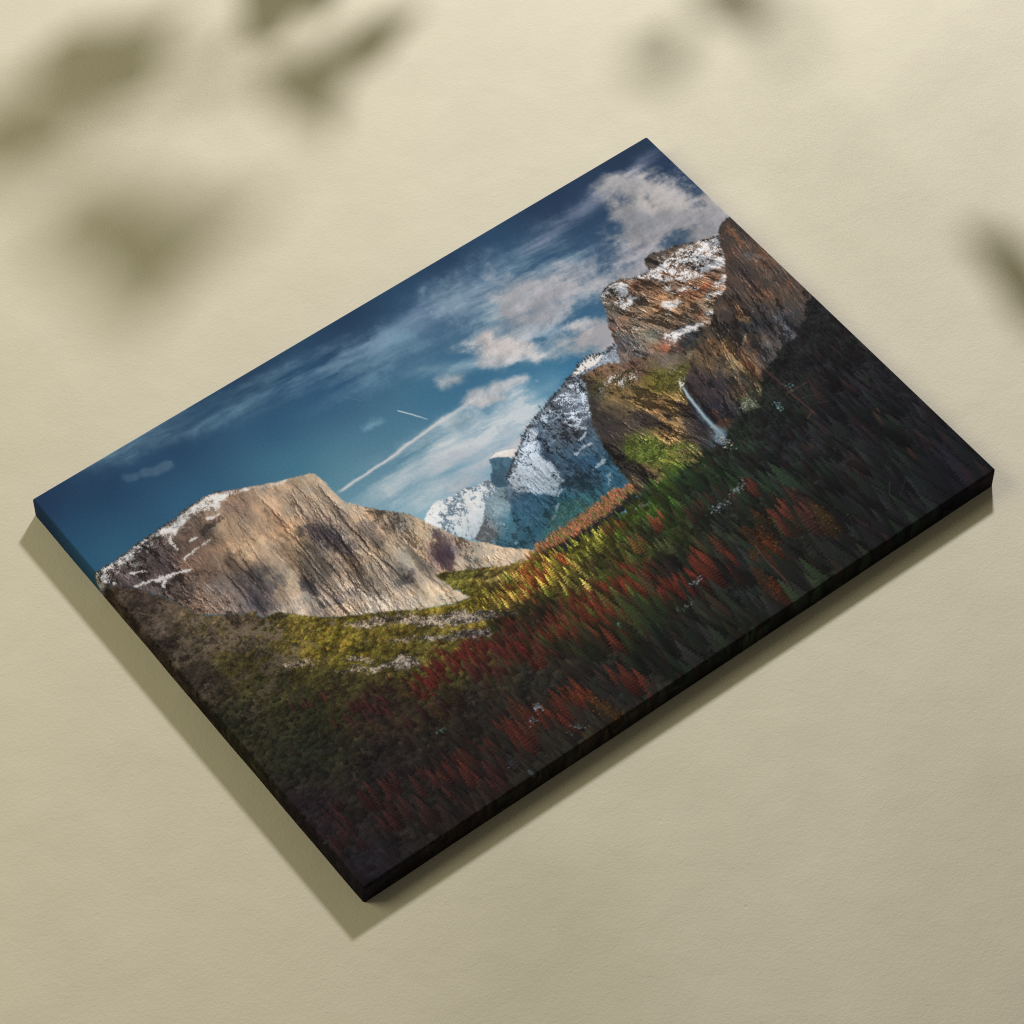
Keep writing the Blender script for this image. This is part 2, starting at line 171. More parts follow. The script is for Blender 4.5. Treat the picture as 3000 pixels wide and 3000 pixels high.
               [772.4, 842.4, 50, 32, 112, 52, 42, 16], [828.7, 849.1, 60, 22, 108, 52, 42, 16], [866.4, 850.6, 50, 26, 112, 54, 42, 12],
               [485.0, 774.5, 70, 30, 104, 46, 40, 32], [447.1, 736.4, 75, 30, 108, 46, 42, 40], [392.6, 730.1, 60, 26, 110, 46, 42, 34],
               [338.8, 733.0, 65, 28, 112, 44, 42, 34], [266.8, 721.5, 70, 22, 84, 44, 44, 22], [208.1, 702.5, 50, 18, 90, 46, 42, 10],
               [142.5, 643.4, 40, 18, 92, 50, 44, 8], [178.5, 653.6, 30, 12, 88, 48, 44, 6], [430.8, 777.2, 60, 26, 80, 46, 44, 14],
               [275.1, 788.8, 60, 20, 66, 42, 42, 12], [518.5, 818.1, 40, 14, 96, 50, 42, 8], [622.8, 644.9, 40, 12, 170, 110, 70, 14],
               [769.1, 683.2, 36, 12, 150, 84, 56, 10], [859.7, 715.5, 22, 10, 170, 92, 66, 7], [931.6, 742.6, 34, 16, 86, 56, 46, 8],
               [1013.4, 767.8, 40, 12, 112, 62, 50, 10], [793.8, 739.4, 40, 14, 120, 92, 56, 8], [1047.3, 850.3, 40, 16, 104, 56, 46, 8],
               [1076.2, 872.5, 30, 16, 92, 54, 46, 6], [635.0, 889.8, 40, 40, 104, 52, 40, 6], [536.4, 928.8, 60, 36, 104, 54, 40, 9],
               [609.6, 949.9, 40, 26, 96, 48, 38, 5], [406.8, 933.3, 80, 26, 92, 46, 38, 12], [357.4, 921.1, 70, 26, 84, 42, 36, 9],
               [456.3, 945.5, 60, 26, 92, 46, 38, 9], [286.8, 918.1, 80, 30, 84, 44, 38, 10], [237.5, 897.2, 60, 30, 72, 40, 38, 7],
               [130.6, 857.3, 70, 30, 72, 40, 38, 8], [125.7, 912.3, 80, 30, 64, 38, 38, 9], [57.6, 859.9, 60, 22, 64, 36, 38, 6], [40.1, 913.1, 60, 26, 58, 34, 36, 7],
               [171.1, 947.3, 60, 26, 62, 38, 36, 6], [298.5, 969.5, 50, 22, 66, 38, 38, 6], [1321.6, 803.2, 26, 16, 78, 50, 44, 2],
               [1310.1, 891.0, 24, 18, 62, 44, 42, 2], [1076.2, 825.5, 30, 10, 80, 50, 44, 3], [417.7, 881.1, 26, 14, 90, 54, 42, 3]],
       'amber': [[975.5, 860.5, 36, 44, 150, 88, 50, 8], [966.3, 909.0, 40, 36, 140, 78, 48, 7], [924.1, 949.9, 30, 30, 130, 74, 46, 4],
                 [1095.4, 896.7, 22, 40, 110, 84, 48, 6], [543.1, 986.2, 22, 22, 140, 96, 52, 4], [1085.8, 870.6, 20, 24, 100, 76, 44, 3],
                 [302.9, 810.2, 14, 24, 84, 66, 42, 4], [505.0, 930.8, 16, 24, 120, 64, 42, 3], [338.0, 802.4, 20, 20, 76, 60, 40, 3],
                 [59.6, 709.3, 14, 20, 66, 56, 42, 3]],
       'snowbits': [[965.2, 759.1, 40, 14, 150, 165, 175, 60], [1013.3, 748.8, 26, 12, 140, 155, 165, 40], [1189.6, 652.9, 14, 14, 120, 160, 165, 30],
                    [1234.6, 628.4, 10, 18, 120, 160, 170, 20], [445.1, 893.4, 16, 14, 150, 165, 185, 36], [423.6, 911.6, 14, 12, 110, 135, 150, 18],
                    [475.2, 968.6, 20, 12, 110, 120, 130, 24], [828.9, 858.4, 24, 8, 160, 170, 185, 30], [286.4, 832.1, 16, 5, 90, 140, 140, 14],
                    [854.3, 673.8, 30, 12, 120, 125, 135, 30], [1061.7, 651.9, 14, 34, 190, 190, 195, 90], [1150.3, 612.9, 26, 18, 150, 160, 150, 60],
                    [661.3, 847.4, 8, 8, 130, 150, 160, 10], [341.9, 960.4, 14, 14, 90, 110, 130, 14], [773.4, 888.5, 30, 10, 110, 125, 140, 14],
                    [525.1, 751.7, 60, 6, 120, 110, 110, 10]],
       'ecblob': [[368.5, 375.4, 17, 34, 64, 60, 66, 0.75], [372.1, 401.4, 9, 30, 70, 66, 70, 0.6], [351.3, 352.8, 14, 24, 64, 60, 66, 0.7],
                  [370.4, 414.0, 16, 34, 66, 62, 70, 0.6], [287.7, 451.6, 13, 15, 76, 70, 78, 0.7], [317.7, 502.0, 18, 14, 92, 90, 100, 0.6],
                  [424.5, 538.5, 24, 9, 84, 78, 80, 0.7], [511.9, 532.0, 20, 18, 66, 54, 60, 0.75], [508.3, 556.9, 14, 16, 56, 44, 54, 0.7],
                  [204.0, 414.5, 40, 20, 70, 68, 78, 0.55], [201.7, 376.3, 36, 12, 72, 66, 68, 0.55], [213.1, 339.2, 18, 22, 70, 58, 54, 0.5],
                  [219.0, 246.5, 22, 10, 52, 44, 42, 0.7], [126.6, 263.6, 14, 10, 46, 42, 46, 0.7], [132.2, 244.8, 34, 14, 66, 56, 54, 0.5],
                  [423.7, 417.8, 22, 26, 100, 92, 92, 0.5], [469.2, 396.7, 18, 12, 80, 72, 68, 0.6], [480.1, 433.1, 20, 14, 96, 86, 80, 0.5],
                  [293.6, 391.9, 14, 40, 120, 96, 80, 0.5], [305.5, 528.9, 8, 8, 90, 80, 80, 0.3], [367.5, 494.6, 12, 40, 110, 98, 90, 0.5],
                  [112.0, 316.6, 50, 14, 62, 54, 52, 0.5]],
       'udblob': [[1066.6, 288.7, 16, 10, 60, 58, 60, 0.5], [1133.9, 436.4, 30, 9, 42, 42, 42, 0.8], [1041.7, 360.6, 20, 30, 70, 70, 76, 0.6],
                  [1258.3, 354.1, 26, 5, 150, 66, 42, 0.7], [1225.5, 334.0, 18, 4, 140, 62, 42, 0.6], [1116.4, 418.0, 10, 12, 140, 80, 60, 0.6],
                  [1031.7, 342.8, 14, 34, 70, 70, 74, 0.6], [1167.6, 274.1, 24, 6, 98, 62, 50, 0.6]],
       'dkblob': [[1393.0, 301.4, 7, 22, 120, 78, 56, 0.8], [1386.7, 349.0, 9, 16, 112, 100, 92, 0.8], [1371.0, 357.8, 6, 6, 120, 112, 104, 0.6],
                  [1375.0, 412.8, 30, 7, 96, 82, 72, 0.6], [1394.8, 448.6, 10, 14, 110, 66, 48, 0.7], [1262.1, 449.1, 8, 26, 120, 88, 60, 0.8],
                  [1246.3, 497.6, 10, 14, 130, 108, 88, 0.8], [1287.6, 443.2, 5, 4, 130, 112, 88, 0.7], [1337.5, 496.8, 10, 7, 120, 72, 56, 0.7],
                  [1327.3, 499.1, 16, 14, 84, 84, 92, 0.6], [1206.1, 496.9, 8, 34, 150, 116, 78, 0.8], [1190.6, 545.0, 10, 34, 156, 124, 84, 0.8],
                  [1160.8, 532.0, 10, 20, 120, 92, 68, 0.6], [1200.4, 562.5, 6, 14, 110, 62, 50, 0.7], [1150.6, 573.7, 12, 12, 120, 86, 64, 0.6],
                  [1253.5, 523.3, 26, 5, 100, 88, 84, 0.5], [1171.3, 460.1, 12, 10, 110, 86, 56, 0.6], [1316.3, 541.4, 12, 26, 96, 96, 102, 0.6],
                  [1265.8, 542.8, 14, 9, 92, 92, 98, 0.5], [1091.2, 577.3, 24, 24, 44, 40, 48, 0.6], [1056.8, 599.6, 20, 30, 34, 34, 42, 0.7],
                  [1175.2, 592.7, 14, 12, 96, 110, 72, 0.4]]},
 'L': {'streak': [[[[99.4, 2.6], [147.0, 6.5], [208.0, 9.6], [266.9, 16.3], [325.0, 24.9], [376.9, 42.6], [432.9, 55.0], [495.6, 58.3], [564.6, 71.8], [631.1, 83.1],
                    [703.3, 87.3], [784.5, 86.3]],
                   30, [130, 160, 178], 0.62],
                  [[[499.3, 83.6], [554.5, 97.9], [620.5, 97.7], [676.2, 112.1], [737.6, 119.3]], 46, [120, 150, 172], 0.5],
                  [[[552.8, 72.2], [637.0, 77.3], [715.2, 91.6], [804.8, 91.4], [881.4, 109.5], [983.9, 94.5]], 34, [112, 128, 160], 0.45],
                  [[[591.7, 127.5], [663.4, 131.8], [721.7, 131.0], [760.4, 114.9]], 48, [115, 150, 170], 0.42],
                  [[[815.8, 76.6], [892.5, 94.8], [975.4, 105.6], [1067.5, 105.4], [1160.5, 105.2]], 50, [118, 140, 160], 0.5],
                  [[[811.3, 142.6], [896.0, 149.9], [981.4, 157.2], [1067.5, 164.6], [1154.2, 172.1]], 75, [150, 168, 182], 0.72],
                  [[[865.1, 160.8], [938.9, 182.8], [1010.2, 208.5], [1093.3, 219.8]], 50, [168, 176, 186], 0.75],
                  [[[1060.2, 89.0], [1098.2, 83.5], [1174.7, 72.3], [1232.5, 63.8], [1275.5, 65.8], [1342.8, 55.1], [1417.3, 40.3]], 17, [122, 128, 150], 0.95],
                  [[[707.9, 191.4], [773.7, 222.2], [838.4, 254.9], [906.0, 284.0], [985.2, 327.8]], 14, [150, 170, 185], 0.55],
                  [[[475.8, 357.7], [558.9, 362.2], [664.5, 366.9], [773.9, 368.2], [881.9, 373.0]], 46, [196, 200, 208], 0.95],
                  [[[571.1, 404.0], [671.3, 415.9], [750.5, 427.5], [788.6, 418.3]], 28, [190, 188, 198], 0.8],
                  [[[604.7, 446.1], [645.2, 450.2], [684.7, 461.6]], 16, [198, 182, 186], 0.7],
                  [[[490.7, 396.0], [558.3, 421.2], [628.8, 443.0]], 36, [190, 196, 204], 0.7]],
       'puff': [[[[944.5, 175.5], [1013.0, 204.9], [1090.4, 223.4], [1156.8, 227.4], [1226.5, 227.6]], 66, [176, 168, 172], 0.82],
                [[[1276.4, 150.5], [1306.3, 164.6], [1342.7, 175.0], [1379.2, 185.3], [1380.5, 221.7], [1381.9, 257.8]], 84, [166, 160, 160], 1.05],
                [[[1394.7, 166.3], [1391.6, 208.2], [1392.7, 257.3]], 56, [162, 158, 160], 1.0],
                [[[1239.9, 161.9], [1284.4, 191.6], [1335.5, 213.4], [1377.8, 245.9]], 50, [128, 128, 136], 0.8],
                [[[845.9, 197.9], [863.2, 228.3], [891.7, 261.6], [920.2, 294.9], [979.4, 306.2], [1036.1, 321.1], [1053.2, 334.2]], 42, [186, 178, 180], 1.05],
                [[[845.9, 197.9], [859.9, 197.2]], 22, [192, 182, 184], 1.0], [[[1010.5, 289.8], [1047.5, 306.7]], 24, [176, 172, 178], 0.9],
                [[[821.5, 247.6], [869.4, 273.0], [934.3, 305.8]], 14, [182, 180, 186], 0.8],
                [[[738.1, 240.0], [756.0, 239.7], [765.8, 244.4]], 20, [172, 172, 180], 0.85],
                [[[764.2, 299.4], [794.9, 311.8], [830.9, 311.4], [863.0, 316.3]], 24, [178, 176, 182], 0.9],
                [[[770.1, 315.1], [803.5, 329.6]], 14, [180, 176, 180], 0.7], [[[695.9, 319.4], [728.9, 322.5], [748.3, 326.2]], 20, [172, 184, 194], 0.7],
                [[[878.6, 336.7], [878.7, 339.6]], 7, [170, 178, 188], 0.6], [[[562.5, 233.4], [584.3, 233.5], [595.4, 242.1]], 18, [120, 155, 175], 0.6],
                [[[160.0, 68.2], [172.3, 74.9]], 12, [100, 122, 145], 0.4], [[[193.7, 80.5], [212.7, 89.6], [233.8, 89.6]], 11, [104, 126, 148], 0.5],
                [[[913.9, 232.9], [945.1, 251.1], [976.4, 269.4]], 18, [150, 165, 180], 0.5]],
       'trail': [[[[437.1, 322.6], [468.9, 320.1], [549.2, 316.6], [605.8, 310.8], [665.5, 307.1], [725.7, 303.3], [761.5, 302.9]], 2.3, [205, 200, 205], 0.85],
                 [[[633.4, 235.2], [649.1, 258.4], [666.1, 285.9]], 1.2, [210, 215, 220], 0.9],
                 [[[574.1, 148.8], [584.7, 164.2], [597.0, 180.4]], 0.8, [120, 140, 165], 0.35]],
       'trunk': [[[[1223.2, 566.3], [1226.0, 595.2], [1226.6, 634.5], [1228.4, 656.3], [1230.1, 682.1], [1232.9, 706.5]], 2.2, [86, 52, 52], 0.9],
                 [[[1220.3, 637.9], [1243.0, 639.0], [1267.8, 641.7]], 1.2, [96, 80, 52], 0.8],
                 [[[1230.4, 661.9], [1249.9, 666.7], [1266.3, 675.3]], 1.1, [84, 62, 52], 0.7],
                 [[[1232.2, 683.6], [1251.7, 688.5], [1270.1, 698.5]], 1.1, [84, 62, 52], 0.7], [[[1203.8, 645.6], [1220.3, 637.9]], 1.0, [80, 56, 52], 0.7],
                 [[[1223.1, 578.5], [1235.5, 575.7]], 1.0, [92, 56, 56], 0.7], [[[1213.4, 705.7], [1228.9, 699.4]], 1.3, [110, 84, 64], 0.8],
                 [[[1214.4, 617.0], [1225.8, 615.5]], 1.0, [80, 60, 56], 0.6],
                 [[[958.7, 864.4], [955.0, 892.2], [953.2, 917.6], [953.5, 948.1], [949.8, 975.5]], 1.8, [92, 72, 76], 0.8],
                 [[[986.5, 893.5], [984.8, 938.0], [981.1, 984.5], [981.7, 1011.4]], 2.2, [34, 26, 30], 0.9], [[[985.0, 983.8], [999.2, 990.8]], 1.4, [96, 84, 84], 0.7],
                 [[[1240.8, 901.2], [1219.3, 924.0], [1220.1, 940.3]], 1.2, [72, 72, 76], 0.6],
                 [[[1271.1, 912.7], [1254.7, 923.7], [1233.3, 938.6]], 1.1, [62, 60, 64], 0.5],
                 [[[1195.0, 826.5], [1209.3, 821.6], [1222.5, 821.8]], 1.1, [82, 70, 66], 0.6],
                 [[[1158.1, 888.7], [1160.0, 913.6], [1159.8, 936.8]], 1.1, [74, 56, 54], 0.5],
                 [[[511.8, 940.4], [509.3, 970.9], [508.6, 999.0]], 1.2, [84, 64, 64], 0.6], [[[641.6, 953.0], [638.9, 987.4]], 1.0, [36, 32, 34], 0.6],
                 [[[357.6, 989.2], [359.2, 1002.7]], 3.5, [110, 135, 155], 0.7], [[[-6.1, 887.0], [3.0, 890.5]], 1.2, [140, 130, 140], 0.8],
                 [[[566.4, 953.5], [567.2, 975.8], [570.4, 1010.6]], 1.0, [62, 60, 60], 0.5], [[[199.0, 547.9], [197.2, 579.7]], 1.1, [110, 58, 50], 0.7],
                 [[[311.9, 601.2], [319.2, 632.6]], 1.4, [120, 66, 56], 0.7], [[[894.0, 710.3], [894.3, 729.9]], 1.0, [140, 100, 80], 0.6]]}}

PLANTS = [{'root': (1.15, 2.35, 0),
  'bend': (1.0, 2.0, 1.0),
  'tip': (0.28, 1.02, 0.55),
  'label': 'leafy plant beyond the far edge of the canvas, its blurred shadow filling the left corner',
  'leaves': [[[0.4937, 0.9408, 0.3847], [0.4499, 0.9258, 0.3797], [0.4227, 0.8947, 0.3757], [0.3935, 0.8703, 0.3719], [0.358, 0.8654, 0.3684], [0.3322, 0.8735, 0.3664],
              [0.3303, 0.9042, 0.3675], [0.307, 0.9301, 0.3664], [0.3168, 0.9628, 0.3686], [0.3503, 0.9744, 0.3722], [0.3887, 0.9731, 0.3759], [0.4231, 0.9519, 0.3783],
              [0.4588, 0.9423, 0.3813]],
             [[0.5392, 1.0129, 0.5699], [0.5418, 0.9756, 0.5678], [0.523, 0.9521, 0.5634], [0.4917, 0.937, 0.5578], [0.4544, 0.9345, 0.5523], [0.4108, 0.9361, 0.5462],
              [0.3715, 0.9265, 0.5402], [0.3728, 0.9948, 0.5444], [0.4442, 1.0286, 0.5567], [0.4909, 1.03, 0.5637], [0.5267, 1.0341, 0.5694]],
             [[0.4631, 0.916, 0.2851], [0.5517, 0.8523, 0.289], [0.5021, 0.8077, 0.2839], [0.4768, 0.7994, 0.2819], [0.4828, 0.8269, 0.2833], [0.4525, 0.8169, 0.2809],
              [0.4297, 0.8017, 0.2788], [0.4064, 0.8106, 0.2775], [0.4058, 0.8347, 0.2783]],
             [[0.5884, 0.7612, 0.301], [0.5443, 0.7482, 0.2974], [0.4988, 0.7236, 0.2932], [0.4757, 0.7273, 0.2918], [0.4766, 0.7526, 0.2929], [0.5011, 0.7793, 0.2957],
              [0.5409, 0.7822, 0.2986]],
             [[0.5914, 0.8062, 0.3682], [0.544, 0.7737, 0.3624], [0.5062, 0.7553, 0.3582], [0.4824, 0.7274, 0.3547], [0.4458, 0.6942, 0.35], [0.452, 0.734, 0.3525],
              [0.4437, 0.7646, 0.3533], [0.4449, 0.7986, 0.355], [0.4746, 0.8277, 0.359], [0.5112, 0.8146, 0.3616], [0.546, 0.8129, 0.3645]],
             [[0.5492, 0.7806, 0.5162], [0.4936, 0.7596, 0.5077], [0.4458, 0.7561, 0.5016], [0.4021, 0.7413, 0.4954], [0.3647, 0.714, 0.4891], [0.337, 0.7152, 0.486],
              [0.3402, 0.7519, 0.4887], [0.3522, 0.8003, 0.4932], [0.3291, 0.8329, 0.4924], [0.3693, 0.8725, 0.4998], [0.4223, 0.8779, 0.5068], [0.4656, 0.8584, 0.5111],
              [0.4813, 0.8168, 0.5103], [0.5062, 0.7914, 0.5116]],
             [[0.6316, 0.4765, 0.856], [0.6796, 0.482, 0.865], [0.7068, 0.4519, 0.8649], [0.6918, 0.4031, 0.8548], [0.629, 0.3924, 0.8431], [0.6027, 0.4311, 0.8445]],
             [[0.6606, 0.96, 0.5561], [0.6718, 0.9296, 0.5554], [0.6337, 0.927, 0.5498], [0.5831, 0.9373, 0.5434], [0.5438, 0.9537, 0.539], [0.5692, 0.9691, 0.5436],
              [0.6134, 0.9586, 0.5492]]]},
 {'root': (1.75, 0.35, 0),
  'bend': (1.45, 1.0, 1.15),
  'tip': (1.05, 0.62, 0.72),
  'label': 'smaller leafy plant beyond the right edge of the canvas',
  'leaves': [[[0.7992, 0.6835, 0.4301], [0.8279, 0.6708, 0.4318], [0.8722, 0.6832, 0.437], [0.848, 0.6481, 0.4319], [0.8182, 0.6296, 0.4276], [0.7928, 0.636, 0.4258],
              [0.7855, 0.6573, 0.4268]],
             [[0.8603, 0.6803, 0.3701], [0.9078, 0.6452, 0.3714], [0.8887, 0.5917, 0.3661], [0.8593, 0.5884, 0.3637], [0.8477, 0.6095, 0.3643], [0.8387, 0.6371, 0.3655]],
             [[0.9406, 0.4159, 0.9144], [0.9754, 0.4182, 0.9205], [0.9646, 0.3757, 0.9105], [0.9165, 0.3396, 0.8963], [0.9024, 0.361, 0.8981]],
             [[0.9763, 0.6972, 0.5126], [0.9931, 0.6729, 0.5118], [0.9931, 0.645, 0.5089], [0.9611, 0.6329, 0.5042], [0.9626, 0.6595, 0.5072]],
             [[0.8321, 0.2751, 0.3395], [0.8616, 0.2525, 0.3396], [0.8732, 0.2199, 0.3379], [0.8445, 0.1557, 0.3316], [0.7999, 0.1128, 0.3262], [0.7893, 0.1362, 0.3272],
              [0.804, 0.1751, 0.3308], [0.8191, 0.218, 0.3347]]]}]


# ---------------------------------------------------------------- the printed landscape, painted with numpy
PW, PH, PM = 1408, 1000, 60            # print units, and the margin that wraps round the edges


def paint_print(DATA):
    G, C, L = DATA['G'], DATA['C'], DATA['L']
    rng = np.random.default_rng(11)
    NX, NY = PW + 2 * PM, PH + 2 * PM
    X, Y = np.meshgrid(np.arange(NX, dtype=np.float32) - PM + .5, np.arange(NY, dtype=np.float32) - PM + .5)

    def tile(beta, n=1024, lo=0.0):
        f = np.fft.rfft2(rng.standard_normal((n, n)))
        kx = np.fft.fftfreq(n)[:, None] * n
        ky = np.fft.rfftfreq(n)[None, :] * n
        k = np.hypot(kx, ky)
        k[0, 0] = 1
        a = k ** (-beta)
        a[k < lo] = 0
        a[0, 0] = 0
        t = np.fft.irfft2(f * a, s=(n, n))
        return (t / t.std()).astype(np.float32)
    T_rough, T_mid, T_soft = tile(1.05, lo=3), tile(1.5, lo=3), tile(2.0, lo=2)
    T_fine = tile(.5, lo=60)

    def samp(t, x, y):
        n = t.shape[0]
        xf, yf = np.floor(x), np.floor(y)
        fx, fy = (x - xf), (y - yf)
        x0 = xf.astype(np.int32) % n
        y0 = yf.astype(np.int32) % n
        x1, y1 = (x0 + 1) % n, (y0 + 1) % n
        return (t[y0, x0] * (1 - fx) + t[y0, x1] * fx) * (1 - fy) + (t[y1, x0] * (1 - fx) + t[y1, x1] * fx) * fy

    def ss(a, b, x):
        u = np.clip((x - a) / (b - a), 0, 1)
        return u * u * (3 - 2 * u)

    def box3(m, r=1):
        for ax in (0, 1):
            acc = m.copy()
            for d in range(1, r + 1):
                acc += np.roll(m, d, ax) + np.roll(m, -d, ax)
            m = acc / (2 * r + 1)
        return m

    def sl_of(pts, pad):
        p = np.array(pts)
        x0 = int(max(0, np.floor(p[:, 0].min() - pad + PM)))
        x1 = int(min(NX, np.ceil(p[:, 0].max() + pad + PM)))
        y0 = int(max(0, np.floor(p[:, 1].min() - pad + PM)))
        y1 = int(min(NY, np.ceil(p[:, 1].max() + pad + PM)))
        return slice(y0, max(y1, y0)), slice(x0, max(x1, x0))

    w1 = samp(T_rough, X * 2.3 + 11, Y * 2.3)
    w2 = samp(T_rough, X * 2.3 + 511, Y * 2.3 + 77)
    w3 = samp(T_mid, X * .9 + 300, Y * .9)
    w4 = samp(T_mid, X * .9, Y * .9 + 600)

    def poly(pts, rough=1.5, soft=1):
        sl = sl_of(pts, 14)
        out = np.zeros((NY, NX), np.float32)
        x = X[sl] + rough * w1[sl]
        y = Y[sl] + rough * w2[sl]
        ins = np.zeros(x.shape, bool)
        p = pts
        for i in range(len(p)):
            xa, ya = p[i - 1]
            xb, yb = p[i]
            if ya == yb:
                continue
            c = ((ya > y) != (yb > y)) & (x < (xb - xa) * (y - ya) / (yb - ya) + xa)
            ins ^= c
        out[sl] = ins
        return box3(out, soft) if soft else out

    def line(pts, pad, wob=0.0, far=9e3):
        """distance to a polyline and position along it"""
        sl = sl_of(pts, pad)
        d = np.full((NY, NX), far, np.float32)
        tt = np.zeros((NY, NX), np.float32)
        x = X[sl] + wob * w3[sl] * 1.0
        y = Y[sl] + wob * w4[sl] * 1.0
        best = np.full(x.shape, far, np.float32)
        bt = np.zeros(x.shape, np.float32)
        n = len(pts) - 1
        for i in range(n):
            (xa, ya), (xb, yb) = pts[i], pts[i + 1]
            dx, dy = xb - xa, yb - ya
            q = dx * dx + dy * dy + 1e-6
            t = np.clip(((x - xa) * dx + (y - ya) * dy) / q, 0, 1)
            e = np.hypot(x - xa - t * dx, y - ya - t * dy)
            m = e < best
            best[m] = e[m]
            bt[m] = ((i + t) / n)[m]
        d[sl] = best
        tt[sl] = bt
        return d, tt

    def field(pts, power=3.0, step=6, soft=18.0):
        """smooth colour field through scattered colour samples"""
        xs, ys = X[::step, ::step], Y[::step, ::step]
        num = np.zeros(xs.shape + (3,), np.float32)
        den = np.zeros(xs.shape, np.float32)
        for px, py, r, g, b in pts:
            w = ((xs - px) ** 2 + (ys - py) ** 2 + soft * soft) ** (-power / 2)
            num += w[..., None] * np.array([r, g, b], np.float32) / 255
            den += w
        f = num / den[..., None]
        gy = np.clip((np.arange(NY) / step), 0, f.shape[0] - 1.001)
        gx = np.clip((np.arange(NX) / step), 0, f.shape[1] - 1.001)
        iy, ix = gy.astype(int), gx.astype(int)
        fy, fx = (gy - iy)[:, None, None].astype(np.float32), (gx - ix)[None, :, None].astype(np.float32)
        a = f[iy][:, ix] * (1 - fx) + f[iy][:, ix + 1] * fx
        b = f[iy + 1][:, ix] * (1 - fx) + f[iy + 1][:, ix + 1] * fx
        return a * (1 - fy) + b * fy

    img = np.zeros((NY, NX, 3), np.float32)

    def lay(col, m):
        if not isinstance(col, np.ndarray) or col.ndim == 1:
            col = np.asarray(col, np.float32)
        img[:] = img + (col - img) * m[..., None]

    def blobs(base, lst, streak=None):
        for px, py, rx, ry, r, g, b, s in lst:
            R = 2.6 * max(rx, ry) + 10
            sl = sl_of([(px, py)], R)
            if sl[0].start >= sl[0].stop or sl[1].start >= sl[1].stop:
                continue
            e = ((X[sl] - px + 7 * w3[sl] + 2 * w1[sl]) / rx) ** 2 + ((Y[sl] - py + 9 * w4[sl] + 3 * w2[sl]) / ry) ** 2
            if streak is not None:
                e = e + .6 * streak[sl]
            m = s * (1 - ss(.35, 1.7, e))
            base[sl] += (np.array([r, g, b], np.float32) / 255 - base[sl]) * m[..., None]

    # ---- sky
    sky = field(C['sky'], 3.0, soft=60)
    a = math.radians(5)
    U, V = X * math.cos(a) + Y * math.sin(a), -X * math.sin(a) + Y * math.cos(a)
    wisp = .7 * samp(T_soft, U * .9 + 5 * w3 + 200, V * 5.0 + 5 * w4) + .45 * samp(T_mid, U * .35 + 3 * w3 + 200, V * 1.9 + 4 * w4)
    wisp2 = samp(T_mid, U * .9 + 100 + 5 * w3, V * 4.6 + 6 * w4)
    puff = .62 * samp(T_soft, X * 1.9 + 50, Y * 2.3 + 20) + .30 * samp(T_mid, X * 1.3 + 50, Y * 1.6 + 20)
    puff2 = .8 * samp(T_soft, X * 1.9 + 68, Y * 2.3 + 44) + .2 * samp(T_mid, X * 1.3 + 54, Y * 1.6 + 24)
    sky = sky + (sky.mean(-1, keepdims=True) - sky) * .10
    img[:] = sky * np.array([.74, .82, .86], np.float32) * (.94 + .06 * ss(0, 160, Y) + .20 * ss(250, 560, Y))[..., None]
    for pts, w, col, al in L['streak']:
        d, t = line(pts, w * 3.2, wob=w * .22)
        g = np.exp(-(d / w) ** 2 * 1.1) * (ss(-.02, .12, t) * (1 - ss(.86, 1.02, t)) * .75 + .25)
        m = np.clip(g * al * (.62 + .34 * wisp + .09 * wisp2) * 1.0, 0, .92)
        lay(np.array(col, np.float32) / 255, m)
    for pts, w, col, al in L['puff']:
        d, t = line(pts, w * 2.6 + 20, wob=w * .16)
        g = 1.0 - (d / w) * 1.0 + (.34 * puff) + .08 * wisp + .05 * wisp2
        m = ss(-.05, 1.0, g + (.18 if w > 52 else 0)) * min(al, 1) * .94
        lit = np.clip((puff - puff2) * .16, -.10, .08)
        tint = np.array(col, np.float32) / 255
        cool = ss(.1, 1.1, puff2)[..., None] * .30
        c = (tint + (tint * np.array([.80, .86, .92], np.float32) - tint) * cool) * (1 + lit)[..., None]
        lay(c, np.clip(m, 0, .95))
    for pts, w, col, al in L['trail']:
        d, t = line(pts, w * 8 + 6, wob=.5 * min(w, 2))
        ww = w * (1 + .35 * wisp2 * (w > 2) + 1.3 * (t if w > 2 else 0))
        m = np.exp(-(d / np.maximum(ww, .6)) ** 2) * al * (ss(0, .1, t) * (1 - .45 * ss(.6, 1, t)))
        lay(np.array(col, np.float32) / 255, m)

    # ---- rock texture: a fractal height field, facets lit from the upper left at several scales
    def boxr(m, r):
        for ax in (0, 1):
            c = np.cumsum(m, ax, dtype=np.float64)
            z = np.roll(c, -r, ax) - np.roll(c, r + 1, ax)
            m = (z / (2 * r + 1)).astype(np.float32)
        return m

    def rock(lean, seed, fine=1.0, joint=1.0, an=.38, bx=None):
        """shade (multiplies the colour), cracks, ledge measure (where snow would lie), broad noise"""
        r0, r1, c0, c1 = bx or (0, NY, 0, NX)
        r0, r1, c0, c1 = max(0, r0 - 24), min(NY, r1 + 24), max(0, c0 - 24), min(NX, c1 + 24)
        sl = slice(r0, r1), slice(c0, c1)
        x, y = X[sl], Y[sl]
        ca, sa = math.cos(math.radians(lean)), math.sin(math.radians(lean))
        ac = x * ca - y * sa + 3.0 * w3[sl]
        al = x * sa + y * ca + 2.0 * w4[sl]
        s = seed * 131.0
        n1 = samp(T_mid, ac * 2.2 * fine + s, al * 2.2 * an * fine + s)
        n2 = samp(T_rough, ac * 4.4 * fine + 3 * s, al * 4.4 * an * fine + s)
        n3 = samp(T_mid, x * 1.7 * fine + s, y * 1.7 * fine + 5 * s)
        n4 = samp(T_rough, x * 3.6 * fine + s, y * 3.6 * fine + 5 * s)
        ridge = 1 - np.abs(n1) * 1.3
        Hh = 1.1 * ridge + .45 * n2 + .75 * np.abs(n3) + .28 * n4
        out = np.zeros_like(Hh)
        ledge = np.zeros_like(Hh)
